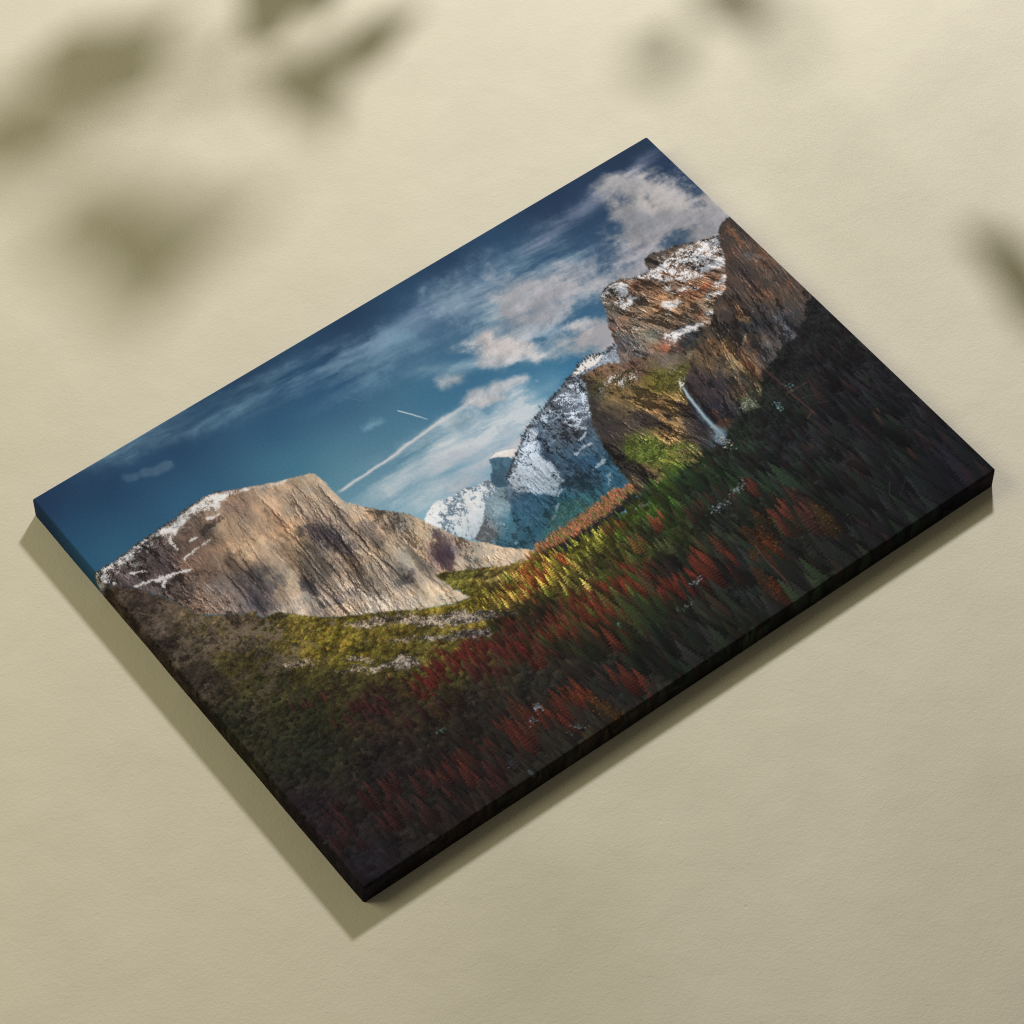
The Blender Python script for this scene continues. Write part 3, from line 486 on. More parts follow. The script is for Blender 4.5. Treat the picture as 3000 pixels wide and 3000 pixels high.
        for r, w in ((1, .5), (2, .8), (5, .9), (11, .6)):
            hb = boxr(Hh, r) if r > 1 else Hh
            g = hb - np.roll(np.roll(hb, r, 1), int(round(r * .5)), 0)
            g2 = np.roll(hb, -r, 0) - np.roll(hb, r, 0)
            out += w * np.clip(g / (g.std() + 1e-6), -2.6, 2.2)
            ledge += w * np.clip(g2 / (g2.std() + 1e-6), -2.5, 2.5)
        out /= 1.6
        ledge /= 1.6
        shade = 1 + joint * (.27 * np.clip(out, -3, 2.0) - .30 * ss(.6, 1.9, -out)) + .05 * n3
        fac = samp(T_rough, ac * 1.55 * fine + 11 * s, al * 1.55 * an * fine + 2 * s) + .35 * n1 + .25 * n2
        dark = ss(.45, .85, fac)
        shade = shade * (1 - min(joint, 1.25) * .46 * dark) * (1 + joint * .14 * ss(.5, 1.3, -fac))
        crk = (1 - ss(0, .10, np.abs(samp(T_mid, ac * 2.0 * fine + 7 * s, al * .5 * fine + s)))) * ss(-.3, .8, n3)
        shade = shade - joint * .38 * crk

        def full(v, z):
            o = np.full((NY, NX), z, np.float32)
            o[sl] = v
            return o
        return full(np.clip(shade, .16, 1.6), 1)[..., None], full(fac, 0), full(ledge, 0), full(n3, 0)

    def bb(*names):
        p = np.array([q for n in names for q in G[n]])
        return (int(p[:, 1].min() + PM), int(p[:, 1].max() + PM), int(p[:, 0].min() + PM), int(p[:, 0].max() + PM))

    def joints(mask, n, lean, sd, l0, l1, w0, w1_, a0, a1, tone=(.36, .33, .33), lightside=.22):
        """single long cracks and gullies, each a tapering dark line with a lit lip"""
        ys, xs = np.nonzero(mask > .5)
        for _ in range(n):
            k = rng.integers(0, len(xs))
            x, y = xs[k] - PM + .0, ys[k] - PM + .0
            ln = rng.uniform(0, 1) ** 1.8 * (l1 - l0) + l0
            an = math.radians(lean + rng.normal(0, sd))
            pts = [(x, y)]
            for i in range(6):
                an2 = an + rng.normal(0, .10)
                x += math.sin(an2) * ln / 6
                y += math.cos(an2) * ln / 6
                pts.append((x, y))
            w = rng.uniform(w0, w1_) * (.5 + .5 * ln / l1)
            al = rng.uniform(a0, a1)
            p = np.array(pts)
            X0, X1 = int(max(0, p[:, 0].min() - 8 + PM)), int(min(NX, p[:, 0].max() + 9 + PM))
            Y0, Y1 = int(max(0, p[:, 1].min() - 2 + PM)), int(min(NY, p[:, 1].max() + 2 + PM))
            if X1 - X0 < 3 or Y1 - Y0 < 3:
                continue
            yy = np.arange(Y0, Y1) + .5 - PM
            cx = np.interp(yy, p[:, 1], p[:, 0]) + .8 * np.interp(yy * .9 + k % 900, np.arange(2000), rw)
            tt = np.clip((yy - p[0, 1]) / (p[-1, 1] - p[0, 1] + 1e-3), 0, 1)
            tap = np.sin(np.pi * tt ** .7) ** .6 * (.55 + .45 * np.abs(np.interp(yy * 2.3 + k % 700, np.arange(2000), rw)))
            dx = (X[Y0:Y1, X0:X1] - cx[:, None])
            ww = np.maximum(w * tap, .15)[:, None]
            d = np.exp(-(dx / ww) ** 2) * np.minimum(1, ww / .5) * al * mask[Y0:Y1, X0:X1]
            li = np.exp(-((dx - 1.3 * ww - .6) / (ww + .4)) ** 2) * lightside * al * mask[Y0:Y1, X0:X1] * tap[:, None]
            q = img[Y0:Y1, X0:X1]
            q *= (1 + li)[..., None]
            q *= 1 - d[..., None] * (1 - np.array(tone, np.float32))
    rw = np.convolve(rng.standard_normal(2004), np.ones(5) / 2.2, 'valid').astype(np.float32)

    SN = np.array([214, 211, 214], np.float32) / 255
    grain = samp(T_fine, X * 1.0, Y * 1.0)
    sp = samp(T_rough, X * 5 + 40, Y * 5 + 90)          # speckle for broken snow
    sp2 = samp(T_mid, X * 4.2 + 140, Y * 4.2 + 290)

    # far snowy mountains
    shF, crF, h1F, h3F = rock(-14, 3, 1.3, 1.0, .6, bb('far'))
    f = field(C['far'], 3.5, soft=8)
    white = np.array([216, 216, 221], np.float32) / 255
    cool = np.array([128, 154, 178], np.float32) / 255
    lower = ss(505, 560, Y + .15 * (X - 560))
    k = np.clip(ss(-.9, .1, -crF + .25 * h1F) * (1 - .55 * lower), 0, 1)[..., None]
    f = (cool + (white - cool) * k) * (.72 + .28 * np.clip(shF, .5, 1.25)) * .80 + f * .22
    rk = ss(.9, 1.5, crF + .5 * sp) * .7
    f = f + (np.array([92, 100, 112], np.float32) / 255 - f) * rk[..., None]
    lay(f, poly(G['far'], .8))
    shB, crB, h1B, h3B = rock(8, 5, 1.0, 1.0, .5, bb('blueslope'))
    f = field(C['blueslope'], 3.5, soft=8) * (shB * .7 + .38)
    sn = ss(.7, 1.2, .5 * sp + .7 * h1B) * .7
    f = f + (np.array([168, 188, 202], np.float32) / 255 - f) * sn[..., None]
    lay(f, poly(G['blueslope'], 1.2))
    # the half dome: dark face, white cap
    sh, _, h1, h3 = rock(-6, 7, 1.0, .5, .4, bb('dome'))
    lay(np.array([72, 102, 124], np.float32) / 255 * (sh * .8 + .2), poly(G['dome'], .6))
    lay(np.array([214, 208, 208], np.float32) / 255 * (1 - .06 * np.clip(h3, -1, 1))[..., None], poly(G['domecap'], .6))

    # snow ridge in blue shade
    m = poly(G['m3'], 1.4)
    sh, cr, h1, h3 = rock(2, 9, 1.0, 1.25, .28, bb('m3'))
    f = field(C['m3'], 3.5, soft=8) * sh
    for p in G['m3_dark']:
        f = f + (np.array([58, 70, 84], np.float32) / 255 * sh - f) * (poly(p, 4, 2) * .75)[..., None]
    def ledges(deg, k):
        c_, s_ = math.cos(math.radians(deg)), math.sin(math.radians(deg))
        return samp(T_rough, (X * c_ + Y * s_) * 2.4 + k, (-X * s_ + Y * c_) * 8.5 + 4 * w1 + k)
    spl = np.maximum(ledges(44, 90), ledges(-6, 440) - .25)
    sn = ss(1.05, 1.45, spl + .30 * h1 + .2 * h3) * .85
    top = 1 - ss(330, 560, Y - .0 * X)
    snow_c = (np.array([150, 174, 194], np.float32) + top[..., None] * np.array([62, 36, 20], np.float32)) / 255
    f = f + (snow_c - f) * (sn * (.35 + .5 * top))[..., None]
    for k, th in (('m3_snow1', -.55), ('m3_snow2', .5), ('m3_snow3', .75)):
        mm = poly(G[k], 3.5, 2)
        s2 = mm * ss(th - .2, th + .2, .45 * sp + .3 * sp2 + .45 * spl + .25 * h1)
        f = f + (np.array([222, 221, 224], np.float32) / 255 * np.clip(.72 + .28 * sh, .6, 1.05) - f) * s2[..., None]
    for pts in G['m3_snl']:
        d, t = line(pts, 14, wob=2)
        f = f + (np.array([206, 208, 212], np.float32) / 255 - f) * ((1 - ss(1.2, 3.6, d + 1.6 * sp)) * .9)[..., None]
    lay(f, m)
    joints(m, 200, 0, 7, 12, 110, .5, 1.7, .25, .7, (.5, .54, .60), .3)
    f = img.copy()
    f *= (1 - .16 * ss(430, 520, Y))[..., None] * np.array([.93, .99, 1.06], np.float32)
    haze = ss(480, 640, Y) * .38
    f = f + (np.array([62, 104, 122], np.float32) / 255 - f) * haze[..., None]
    lay(f, m)
    lay(np.array([216, 211, 211], np.float32) / 255, poly(G['snowdome'], 1.0))

    def conifers(n, line_pts, h0, h1, col, jitter=2.0, lo=0.0, hi=1.0):
        P = np.array(line_pts)
        seg = np.hypot(*(P[1:] - P[:-1]).T)
        cum = np.concatenate([[0], np.cumsum(seg)]) / seg.sum()
        for t in np.sort(rng.uniform(lo, hi, n)):
            x = np.interp(t, cum, P[:, 0]) + rng.normal(0, jitter)
            y = np.interp(t, cum, P[:, 1]) + rng.normal(0, jitter) + 2
            tree(x, y, rng.uniform(h0, h1), np.array(col) * rng.uniform(.7, 1.35), .9)

    slab = rng.random((64, 256)).astype(np.float32)

    def tree(x, y, h, col, alpha=1.0, wide=.36, contrast=.8):
        """one conifer, foot at (x, y)"""
        w = h * wide
        x0, x1 = int(x - w + PM), int(x + w + PM) + 2
        y0, y1 = int(y - h + PM), int(y + PM) + 1
        if x0 < 0 or y0 < 0 or x1 > NX or y1 > NY or x1 <= x0 or y1 <= y0:
            return
        xs = (np.arange(x0, x1) + .5 - PM - x) / w
        ys = np.clip((np.arange(y0, y1) + .5 - PM - (y - h)) / h, 0, 1)
        ox, oy = rng.integers(0, 40), rng.integers(0, 200)
        ph = (ys * (3.2 + h * .10) + rng.random()) % 1.0                  # whorls of branches
        tier = .58 + .42 * ph
        half = (.03 + .80 * ys ** .9) * tier * (1 - .30 * ss(.9, 1.0, ys))
        nz = slab[(np.arange(y0, y1) % 61 + 0)[:, None] % 64, (np.arange(x0, x1)[None, :] + oy) % 256]
        nz2 = slab[((np.arange(y0, y1) // 2 + ox) % 64)[:, None], (np.arange(x0, x1)[None, :] // 2 + oy) % 256]
        ax = np.abs(xs)[None, :]
        r = img[y0:y1, x0:x1]
        gap = np.clip((half[:, None] * 1.25 + .10 - np.abs(xs - .10)[None, :]) * w * .5, 0, 1) * (.25 + .75 * ys[:, None])
        r *= 1 - (.42 * alpha * gap)[..., None]
        m = np.clip((half[:, None] * (.66 + .68 * nz2) - ax) * w * .9 + .3, 0, 1) * (.6 + .4 * nz)
        lit = 1 + contrast * (.36 * (nz - .5) + .36 * (nz2 - .5) - .50 * xs[None, :] - .80 * (ys[:, None] - .42)
                              + .55 * (ph[:, None] - .55) * np.minimum(1, ys[:, None] * 2))
        c = np.asarray(col, np.float32) / 255 * np.clip(lit, .22, 1.9)[..., None]
        r += (c - r) * (m * alpha)[..., None]

    def bush(x, y, r, col, alpha=.95, contrast=.9):
        x0, x1 = int(x - r * 1.3 + PM), int(x + r * 1.3 + PM) + 2
        y0, y1 = int(y - r + PM), int(y + r + PM) + 2
        if x0 < 0 or y0 < 0 or x1 > NX or y1 > NY:
            return
        xs = ((np.arange(x0, x1) + .5 - PM - x) / (r * 1.25))[None, :]
        ys = ((np.arange(y0, y1) + .5 - PM - y) / r)[:, None]
        o = rng.integers(0, 200)
        nz = slab[(np.arange(y0, y1) % 64)[:, None], (np.arange(x0, x1)[None, :] + o) % 256]
        nz2 = slab[((np.arange(y0, y1) // 2) % 64)[:, None], (np.arange(x0, x1)[None, :] // 2 + o) % 256]
        d = np.sqrt(xs ** 2 + ys ** 2)
        m = np.clip((1.0 - d - .45 * nz2) * r * .7, 0, 1)
        lit = 1 + contrast * (.55 * (nz - .5) + .5 * (nz2 - .5) - .30 * xs - .55 * ys)
        c = np.asarray(col, np.float32) / 255 * np.clip(lit, .25, 1.9)[..., None]
        q = img[y0:y1, x0:x1]
        q += (c - q) * (m * alpha)[..., None]

    conifers(260, G['m3_ridge'], 3, 8.5, (58, 62, 68), 1.6)
    conifers(150, [(a, b + 8) for a, b in G['m3_ridge']], 3, 8, (84, 88, 94), 5)

    # upper right massif
    lay(np.array([50, 48, 44], np.float32) / 255 * np.clip(1 + .3 * w1, .5, 1.5)[..., None], poly(G['under'], 2))
    m = poly(G['upper'], 1.5)
    sh, cr, h1, h3 = rock(25, 13, 1.3, 1.5, .2, bb('upper'))
    f = field(C['upper'], 3.5, soft=8)
    blobs(f, C['udblob'])
    warm = np.stack([1 + .05 * h3, 1 + .0 * h3, 1 - .04 * h3], -1)
    f = f + (f.mean(-1, keepdims=True) - f) * .22
    f = f * sh * warm
    f = f + (np.array([150, 66, 40], np.float32) / 255 - f) * (ss(1.3, 2.4, samp(T_mid, X * 1.4 + 80, Y * 2.8)) * .2)[..., None]
    def snow(f, mask, th, col=SN):
        s2 = mask * ss(th - .16, th + .16, .62 * sp + .35 * sp2 + .55 * h1)
        shd = np.clip(.55 + .45 * sh, .5, 1.06)
        return f + (col * shd * np.where(shd < .85, np.array([.93, .96, 1.0]), 1.0) - f) * s2[..., None]
    f = snow(f, poly(G['up_snow'], 3.5, 2), -.05)
    for p in G['up_snowpatch']:
        f = snow(f, poly(p, 3.5, 2), -.3)
    f = snow(f, ss(.2, .9, sp2) * (1 - ss(360, 430, Y)), 1.45)
    lay(f, m)
    nos = m * (1 - ss(300, 330, Y) * 0)
    lf = nos * (1 - ss(1075, 1110, X - .12 * (Y - 300)))
    joints(nos - lf, 260, 23, 4, 12, 90, .5, 1.4, .45, .95, (.24, .21, .21), .55)
    joints(lf, 110, -8, 5, 12, 90, .5, 1.5, .4, .85, (.3, .3, .33), .4)
    f = snow(img.copy(), poly(G['up_snow'], 3.5, 2), .0)
    for p in G['up_snowpatch']:
        f = snow(f, poly(p, 4.5, 2), -.1)
    lay(f, m)
    conifers(60, G['upper_top'], 3, 7, (44, 42, 40), 1)
    conifers(40, G['up_top2'], 3, 6, (50, 48, 46), 1)

    # lower massif with the waterfall
    m = poly(G['lower'], 2)
    sh, cr, h1, h3 = rock(18, 17, 1.2, 1.5, .32, bb('lower'))
    f = field(C['lower'], 3.5, soft=7) * sh
    for p in G['lowcliff_dark']:
        dm = poly(p, 4, 3)
        f = f + (np.array([46, 42, 42], np.float32) / 255 * sh - f) * (dm * .8)[..., None]
    zone = np.exp(-(((X - 1135) / 62) ** 2 + ((Y - 508) / 18) ** 2))
    f = snow(f, ss(.2, .5, zone) * .9, .25)
    lay(f, m)
    rockm = m * (1 - ss(430, 470, Y - .25 * (X - 950)) * 0) * ss(440, 500, Y + .12 * (X - 1000))
    joints(rockm, 170, 12, 9, 14, 90, .6, 1.9, .4, .95, (.22, .20, .20), .7)
    joints(rockm * ss(960, 1000, X), 40, 24, 8, 30, 110, 1.5, 4.5, .25, .6, (.36, .33, .33), .35)
    f = img.copy()
    for k, dens, cc in (('veg_low', .35, (76, 88, 42)), ('veg_top', .2, (84, 80, 42)), ('veg_scrub', -.55, (66, 62, 38))):
        vg = poly(G[k], 6, 4) * ss(-.35, .25, samp(T_rough, X * 3.4 + 15, Y * 3.9 + 400) + dens)
        cl_ = np.array(cc, np.float32) / 255 * np.clip(.95 + .42 * np.clip(sp - .35 * np.roll(sp, 2, 0), -1.5, 1.5), .25, 1.8)[..., None]
        f = f + (cl_ - f) * (vg * .92)[..., None]
    zone = np.exp(-(((X - 1135) / 62) ** 2 + ((Y - 508) / 18) ** 2))
    f = snow(f, ss(.2, .5, zone) * .9, .45)
    zone = np.exp(-(((X - 1010) / 60) ** 2 + ((Y - 430) / 22) ** 2))
    f = snow(f, ss(.3, .6, zone) * .8, .75)
    lay(f, m)

    # shaded cliff on the right
    m = poly(G['darkcliff'], 1.5)
    sh, cr, h1, h3 = rock(-9, 19, 1.25, 1.15, .2, bb('darkcliff'))
    f = field(C['dark'], 3.5, soft=8)
    blobs(f, C['dkblob'])
    f = f * sh * np.stack([1 + .05 * h3, 1 + 0 * h3, 1 - .04 * h3], -1)
    f = f + (np.array([112, 66, 46], np.float32) / 255 - f) * (ss(1.4, 2.5, samp(T_mid, X * 2.4 + 680, Y * 1.6 + 90)) * .45)[..., None]
    f = f + (np.array([40, 42, 46], np.float32) / 255 - f) * (ss(.5, 1.6, samp(T_mid, X * 1.6 + 80, Y * .8 + 390)) * .35)[..., None]
    f = f + (f.mean(-1, keepdims=True) - f) * .2
    lay(f, m)
    joints(m, 300, -10, 6, 12, 100, .5, 1.6, .4, .9, (.3, .3, .32), .6)
    joints(m, 26, -9, 4, 50, 150, 2, 5, .12, .3, (.45, .45, .48), .0)
    d, t = line(G['wfall'], 30, wob=.5)
    wv = (2.0 + 4.2 * t) * (1 + .1 * sp)
    lay(np.array([168, 196, 210], np.float32) / 255, np.exp(-(d / wv) ** 2) * (.95 - .25 * t))
    d, t = line(G['wmist'], 50, wob=2)
    lay(np.array([104, 136, 156], np.float32) / 255, np.exp(-(d / 13) ** 2) * .6 * (1 - .3 * t))

    # second tan ridge, then the great tan monolith
    sh, cr, h1, h3 = rock(-9, 23, 1.2, .95, .36, bb('ridge2', 'shelf'))
    ec = field(C['elcap'], 3.2, soft=10) * np.array([1.06, 1.08, 1.16], np.float32)
    blobs(ec, C['ecblob'], samp(T_mid, (X + .06 * Y) * 4.2 + 60 + 5 * w3, Y * .55 + 300) + .5 * samp(T_rough, (X + .06 * Y) * 7, Y * 1.2))
    f = ec * (sh * .9 + .1) * np.stack([1 + .03 * h3, 1 + 0 * h3, 1 - .03 * h3], -1)
    lay(f, poly(G['ridge2'], 1.2))
    joints(poly(G['ridge2'], 1.2), 130, -8, 7, 12, 80, .5, 1.4, .3, .8)
    conifers(26, G['ridge2_top'], 2, 4, (70, 62, 52), .6)
    lay(f * 1.02, poly(G['shelf'], 1.5))
    joints(poly(G['shelf'], 1.5), 40, 8, 14, 8, 40, .5, 1.1, .3, .7)
    m = poly(G['elcap'], .9)
    sh, cr, h1, h3 = rock(-4, 29, .95, .55, .20, bb('elcap'))
    shL, crL, h1L, h3L = rock(6, 31, 1.3, 1.2, .5, bb('elcap'))
    left = 1 - ss(150, 265, X + .10 * Y + 14 * w3)
    sh = sh + (shL - sh) * left[..., None]
    h1 = h1 + (h1L - h1) * left
    stain = samp(T_mid, (X + .08 * Y) * 1.5 + 60 + 4 * w3, Y * .22 + 800)
    stain2 = samp(T_mid, (X + .06 * Y) * 3.4 + 460 + 4 * w3, Y * .40 + 300)
    f = ec * sh * (1 - .20 * ss(.3, 1.7, stain) + .10 * ss(.3, 1.6, -stain) - .16 * ss(.6, 1.8, stain2))[..., None]
    f = f * np.stack([1 + .022 * h3, 1 + .0 * h3, 1 - .022 * h3], -1)
    lay(f, m)
    face = m * ss(150, 240, X + .1 * Y)
    patchy = face * ss(-.1, .7, samp(T_soft, X * 1.6 + 311, Y * .9 + 97))
    joints(patchy, 260, -3, 4, 16, 120, .5, 1.5, .4, .9)
    joints(face, 110, -3, 4, 22, 150, .5, 1.3, .3, .75)
    joints(face, 34, -3, 3, 80, 240, 1.4, 3.6, .4, .75, (.40, .37, .38), .2)
    joints(face, 60, -4, 3, 60, 200, 3, 8, .08, .22, (.5, .46, .46), .0)
    joints(face, 40, -3, 3, 60, 200, 3, 9, .10, .22, (1.5, 1.5, 1.48), .0)
    joints(face, 70, 48, 22, 8, 34, .5, 1.1, .4, .8)
    joints(m * (1 - ss(150, 240, X + .1 * Y)), 260, 3, 9, 10, 70, .5, 1.6, .4, .85, (.4, .38, .40), .45)
    f = img.copy()
    f = snow(f, poly(G['ecsnow'], 2.6, 2), -.35)
    f = snow(f, (1 - ss(0, 60, line(G['elcap_top'], 70)[0])) * (1 - ss(120, 220, X)), .75)
    for pts in G['ecsn_lines']:
        d, t = line(pts, 14, wob=2)
        f = f + (SN * .97 - f) * ((1 - ss(1.0, 3.4, d + 1.8 * sp)) * .9)[..., None]
    lay(f, m)
    conifers(120, G['elcap_top'][:18], 3, 7.5, (62, 58, 58), 1.2, 0, .72)
    conifers(60, [(a + 2, b + 7) for a, b in G['elcap_top'][:12]], 2, 4, (60, 58, 58), 3.5)

    # ---- the valley floor and the forest
    ff = field(C['forest'], 3.6, soft=9)
    gm = samp(T_rough, X * 4 + 700, Y * 5)
    gm2 = samp(T_mid, X * 2 + 70, Y * 3)
    # ground lies under the ridge line of every mountain: left hills, valley mouth, right forest
    hill = poly(G['elcap_bot'] + G['valley'], 1.8)
    base = ff * np.clip(.86 + .22 * gm + .14 * gm2, .35, 1.6)[..., None]
    stony = samp(T_mid, X * 1.3 + 33, Y * 1.9 + 815) + .5 * sp
    talus = ss(-.1, .8, stony) * (1 - ss(560, 720, Y + .25 * X)) * .8
    shT, _, _, _ = rock(28, 41, 1.6, 1.2, .7)
    base = base + (np.array([98, 86, 76], np.float32) / 255 * shT * (.62 + .75 * ff.mean(-1, keepdims=True) / .3 * .5) - base) * talus[..., None]
    lay(base, hill)
    sh, cr, h1, h3 = rock(24, 37, 1.4, 1.1, .6)
    for p in G['rocks']:
        rc = np.array([120, 104, 86], np.float32) / 255 if p[0][0] > 150 else np.array([84, 72, 64], np.float32) / 255
        lay(rc * sh, poly(p, 5, 2) * ss(-.9, .1, sp2 + .3))
    lay(np.array([58, 98, 92], np.float32) / 255 * np.clip(1 + .3 * gm, .5, 1.6)[..., None], poly(G['bluegreen'], 3, 3) * .4)
    fr = poly(G['forest_r'], 2.5)
    lay(ff * np.clip(.62 + .2 * gm, .25, 1.2)[..., None], fr)

    inside_r = fr > .5
    inside_h = hill > .5

    def at(mask, x, y):
        i, j = int(y + PM), int(x + PM)
        return 0 <= i < NY and 0 <= j < NX and mask[i, j]

    scree = np.zeros((NY, NX), np.float32)
    for p in G['scree']:
        scree = np.maximum(scree, poly(p, 4.5, 1))
    stones = np.clip(.78 + .42 * sp + .25 * grain, .3, 1.5)
    fade = 1 - ss(600, 760, Y)
    sc = (np.array([112, 106, 106], np.float32) + fade[..., None] * np.array([30, 22, 8], np.float32)) / 255
    lay(sc * stones[..., None], scree * .92)

    # far strip of trees across the valley mouth
    items = []
    sd = poly(G['stripdark'], 1.5)
    st = poly(G['strip'], 1.5)
    lay(np.array([34, 34, 38], np.float32) / 255 * np.clip(1 + .3 * gm, .6, 1.5)[..., None], sd)
    lay(np.array([146, 112, 78], np.float32) / 255 * np.clip(.9 + .3 * gm, .5, 1.5)[..., None], st * .9)
    def scatter(mask, n, x0, x1, y0, y1):
        xs, ys = rng.uniform(x0, x1, n), rng.uniform(y0, y1, n)
        return [(x, y) for x, y in zip(xs, ys) if at(mask, x, y)]
    px = np.array(G['strip'])
    bb = (px[:, 0].min(), px[:, 0].max(), px[:, 1].min(), px[:, 1].max())
    for x, y in sorted(scatter(st > .4, 1500, *bb), key=lambda p: p[1]):
        k = rng.random()
        c = (184, 112, 84) if k < .42 else ((112, 112, 66) if k < .82 else (160, 98, 90))
        tree(x, y + 3, rng.uniform(8, 13), np.array(c) * rng.uniform(.8, 1.2), .85)
    px = np.array(G['bluegreen'])
    bb = (px[:, 0].min(), px[:, 0].max(), px[:, 1].min(), px[:, 1].max())
    for x, y in sorted(scatter(poly(G['bluegreen'], 2) > .4, 500, *bb), key=lambda p: p[1]):
        c = (66, 104, 92) if rng.random() < .7 else (140, 118, 112)
        tree(x, y + 3, rng.uniform(5, 9), np.array(c) * rng.uniform(.75, 1.2), .4)
    px = np.array(G['stripdark'])
    bb = (px[:, 0].min(), px[:, 0].max(), px[:, 1].min(), px[:, 1].max())
    for x, y in sorted(scatter(sd > .5, 500, *bb), key=lambda p: p[1]):
        tree(x, y + 2, rng.uniform(8, 14), np.array((40, 40, 40)) * rng.uniform(.7, 1.2), .8)

    # hillside shrubs
    def fcol(x, y):
        i, j = int(np.clip(y + PM, 0, NY - 1)), int(np.clip(x + PM, 0, NX - 1))
        return ff[i, j] * 255
    lum = ff.mean(-1, keepdims=True)
    ff *= .74 + .26 * ss(.17, .36, lum)

    def size(x, y):
        return np.interp(y, [560, 640, 700, 800, 900, 1060], [14, 19, 29, 44, 62, 78]) * np.interp(x, [0, 300, 700, 1100, 1400], [.62, .78, 1, 1.1, 1.15])
    for x, y in scatter(inside_h & ~inside_r, 9000, -58, 800, 380, 1058):
        if at(scree > .4, x, y) and rng.random() < .93:
            continue
        if (gm2[int(y + PM), int(x + PM)] < -.75 or talus[int(y + PM), int(x + PM)] > .3) and rng.random() < .82:
            continue
        if rng.random() < np.interp(y - .25 * (700 - x), [640, 700, 760, 900], [.0, .15, .5, .75]) * np.interp(x, [40, 220], [.25, 1]):
            s = size(x, y)
            if rng.random() < (24 / s) ** 1.1:
                items.append((y + .3 * s, 't', x, s * rng.uniform(.6, 1.05), fcol(x, y) * rng.uniform(.7, 1.3) * np.array([rng.uniform(.95, 1.22), 1, rng.uniform(.95, 1.05)])))
        items.append((y, 'b', x, rng.uniform(.45, 1.3) * np.interp(y, [420, 600, 800, 1000], [4.2, 5.6, 9, 14]), fcol(x, y) * rng.uniform(.62, 1.22) * np.array([rng.uniform(.93, 1.08), 1, rng.uniform(.9, 1.05)])))
    # dense conifers: each takes the local colour, some lean to another hue
    for x, y in scatter(inside_r, 9500, 330, 1466, 560, 1120):
        s = size(x, y) * (1 + .2 * w3[int(y + PM), int(x + PM)])
        if rng.random() > (22 / max(s, 8)) ** 1.4:
            continue
        c = fcol(x, y - .3 * s) * rng.uniform(.62, 1.24)
        b = c.mean()
        if b > 68:
            c = c * (1 + .42 * float(ss(60, 92, b)))
        if b > 75 and rng.random() < .3:
            c = c * np.array([.72, .86, .72])
        elif b < 60:
            k = rng.random()
            c = c * (np.array([1.22, .94, .9]) if k < .18 else (np.array([.9, 1.1, .9]) if k < .5 else np.array([1, 1, 1.04])))
        c = c * (1 + .22 * np.clip(gm2[int(y + PM), int(x + PM)], -1.5, 1.5))
        items.append((y, 't', x, s * rng.uniform(.55, 1.2), c))
    for key in ('red', 'amber'):
        for cx, cy, rx, ry, r, g, b, n in C[key]:
            for _ in range(int(n * (1.15 if cy > 640 and key == 'red' else .95))):
                x, y = cx + rng.normal(0, .5) * rx * .85, cy + rng.normal(0, .5) * ry * 1.0
                s = size(x, y) * (1.12 if n < 15 else .95)
                col = np.array([r, g, b]) * rng.uniform(.66, 1.08) * np.array([rng.uniform(.92, 1.1), 1, 1])
                items.append((y + .45 * s, 'a' if key == 'amber' else 'r', x, s * rng.uniform(.75, 1.2), col))
    for p in G['scree']:
        items.append((max(b for a, b in p) + 2.0, 's', 0, 0, poly(p, 4.5, 1) * ss(-1.3, -.5, sp2)))
    items.sort(key=lambda q: q[0])
    for y, kind, x, s, c in items:
        if kind == 's':
            lay(sc * stones[..., None], c * .9)
        elif kind == 'b':
            bush(x, y, s, c)
        elif kind == 't':
            tree(x, y, s, c, .94, .30, .42 + .58 * float(ss(45, 105, np.mean(c))))
        elif kind == 'r':
            tree(x, y, s, np.array(c) * np.array([.84, .86, .86]), .9, .28, .85)
        else:
            tree(x, y, s * 1.1, np.array(c) * .5, .55, .34, .9)
            for _ in range(70):
                t = rng.random() ** .8
                bush(x + rng.normal(0, .05 + .17 * t) * s, y - s * (1 - t) * 1.02, rng.uniform(1.2, 3.0), np.array(c) * rng.uniform(.4, 1.0), .75, .7)

    for cx, cy, rx, ry, r, g, b, n in C['snowbits']:
        for _ in range(int(n * 1.2)):
            x, y = cx + rng.normal(0, .5) * rx * .7, cy + rng.normal(0, .5) * ry * .7
            i, j = int(y + PM), int(x + PM)
            hh, ww = rng.integers(1, 4), rng.integers(1, 5)
            if 2 < i < NY - 6 and 2 < j < NX - 8:
                img[i:i + hh, j:j + ww] += (np.array([r, g, b]) / 255 * rng.uniform(.7, 1.1) - img[i:i + hh, j:j + ww]) * rng.uniform(.2, .7)
    for pts, w, col, al in L['trunk']:
        d, t = line(pts, 12, wob=.8)
        lay(np.array(col, np.float32) / 255, np.clip(w * .9 - d + .4, 0, 1) * al * .75 * (.6 + .4 * (sp > 0)))

    # darkening of the printed picture towards its darkest corner is in the samples; ink grain
    img *= (1 + .018 * grain)[..., None]
    floor = np.array([.036, .034, .042], np.float32)                     # surface sheen painted into the darkest ink, lifting its blacks
    img = np.clip(img + floor * (1 - ss(.05, .30, img.mean(-1, keepdims=True))), .012, 1)
    return img                                                       # display (sRGB) values, row 0 on top



# ---------------------------------------------------------------- scene helpers
scene = bpy.context.scene
col = scene.collection


def link(o):
    col.objects.link(o)
    return o


def empty(name, loc):
    o = link(bpy.data.objects.new(name, None))
    o.location = loc
    o.empty_display_size = .05
    return o


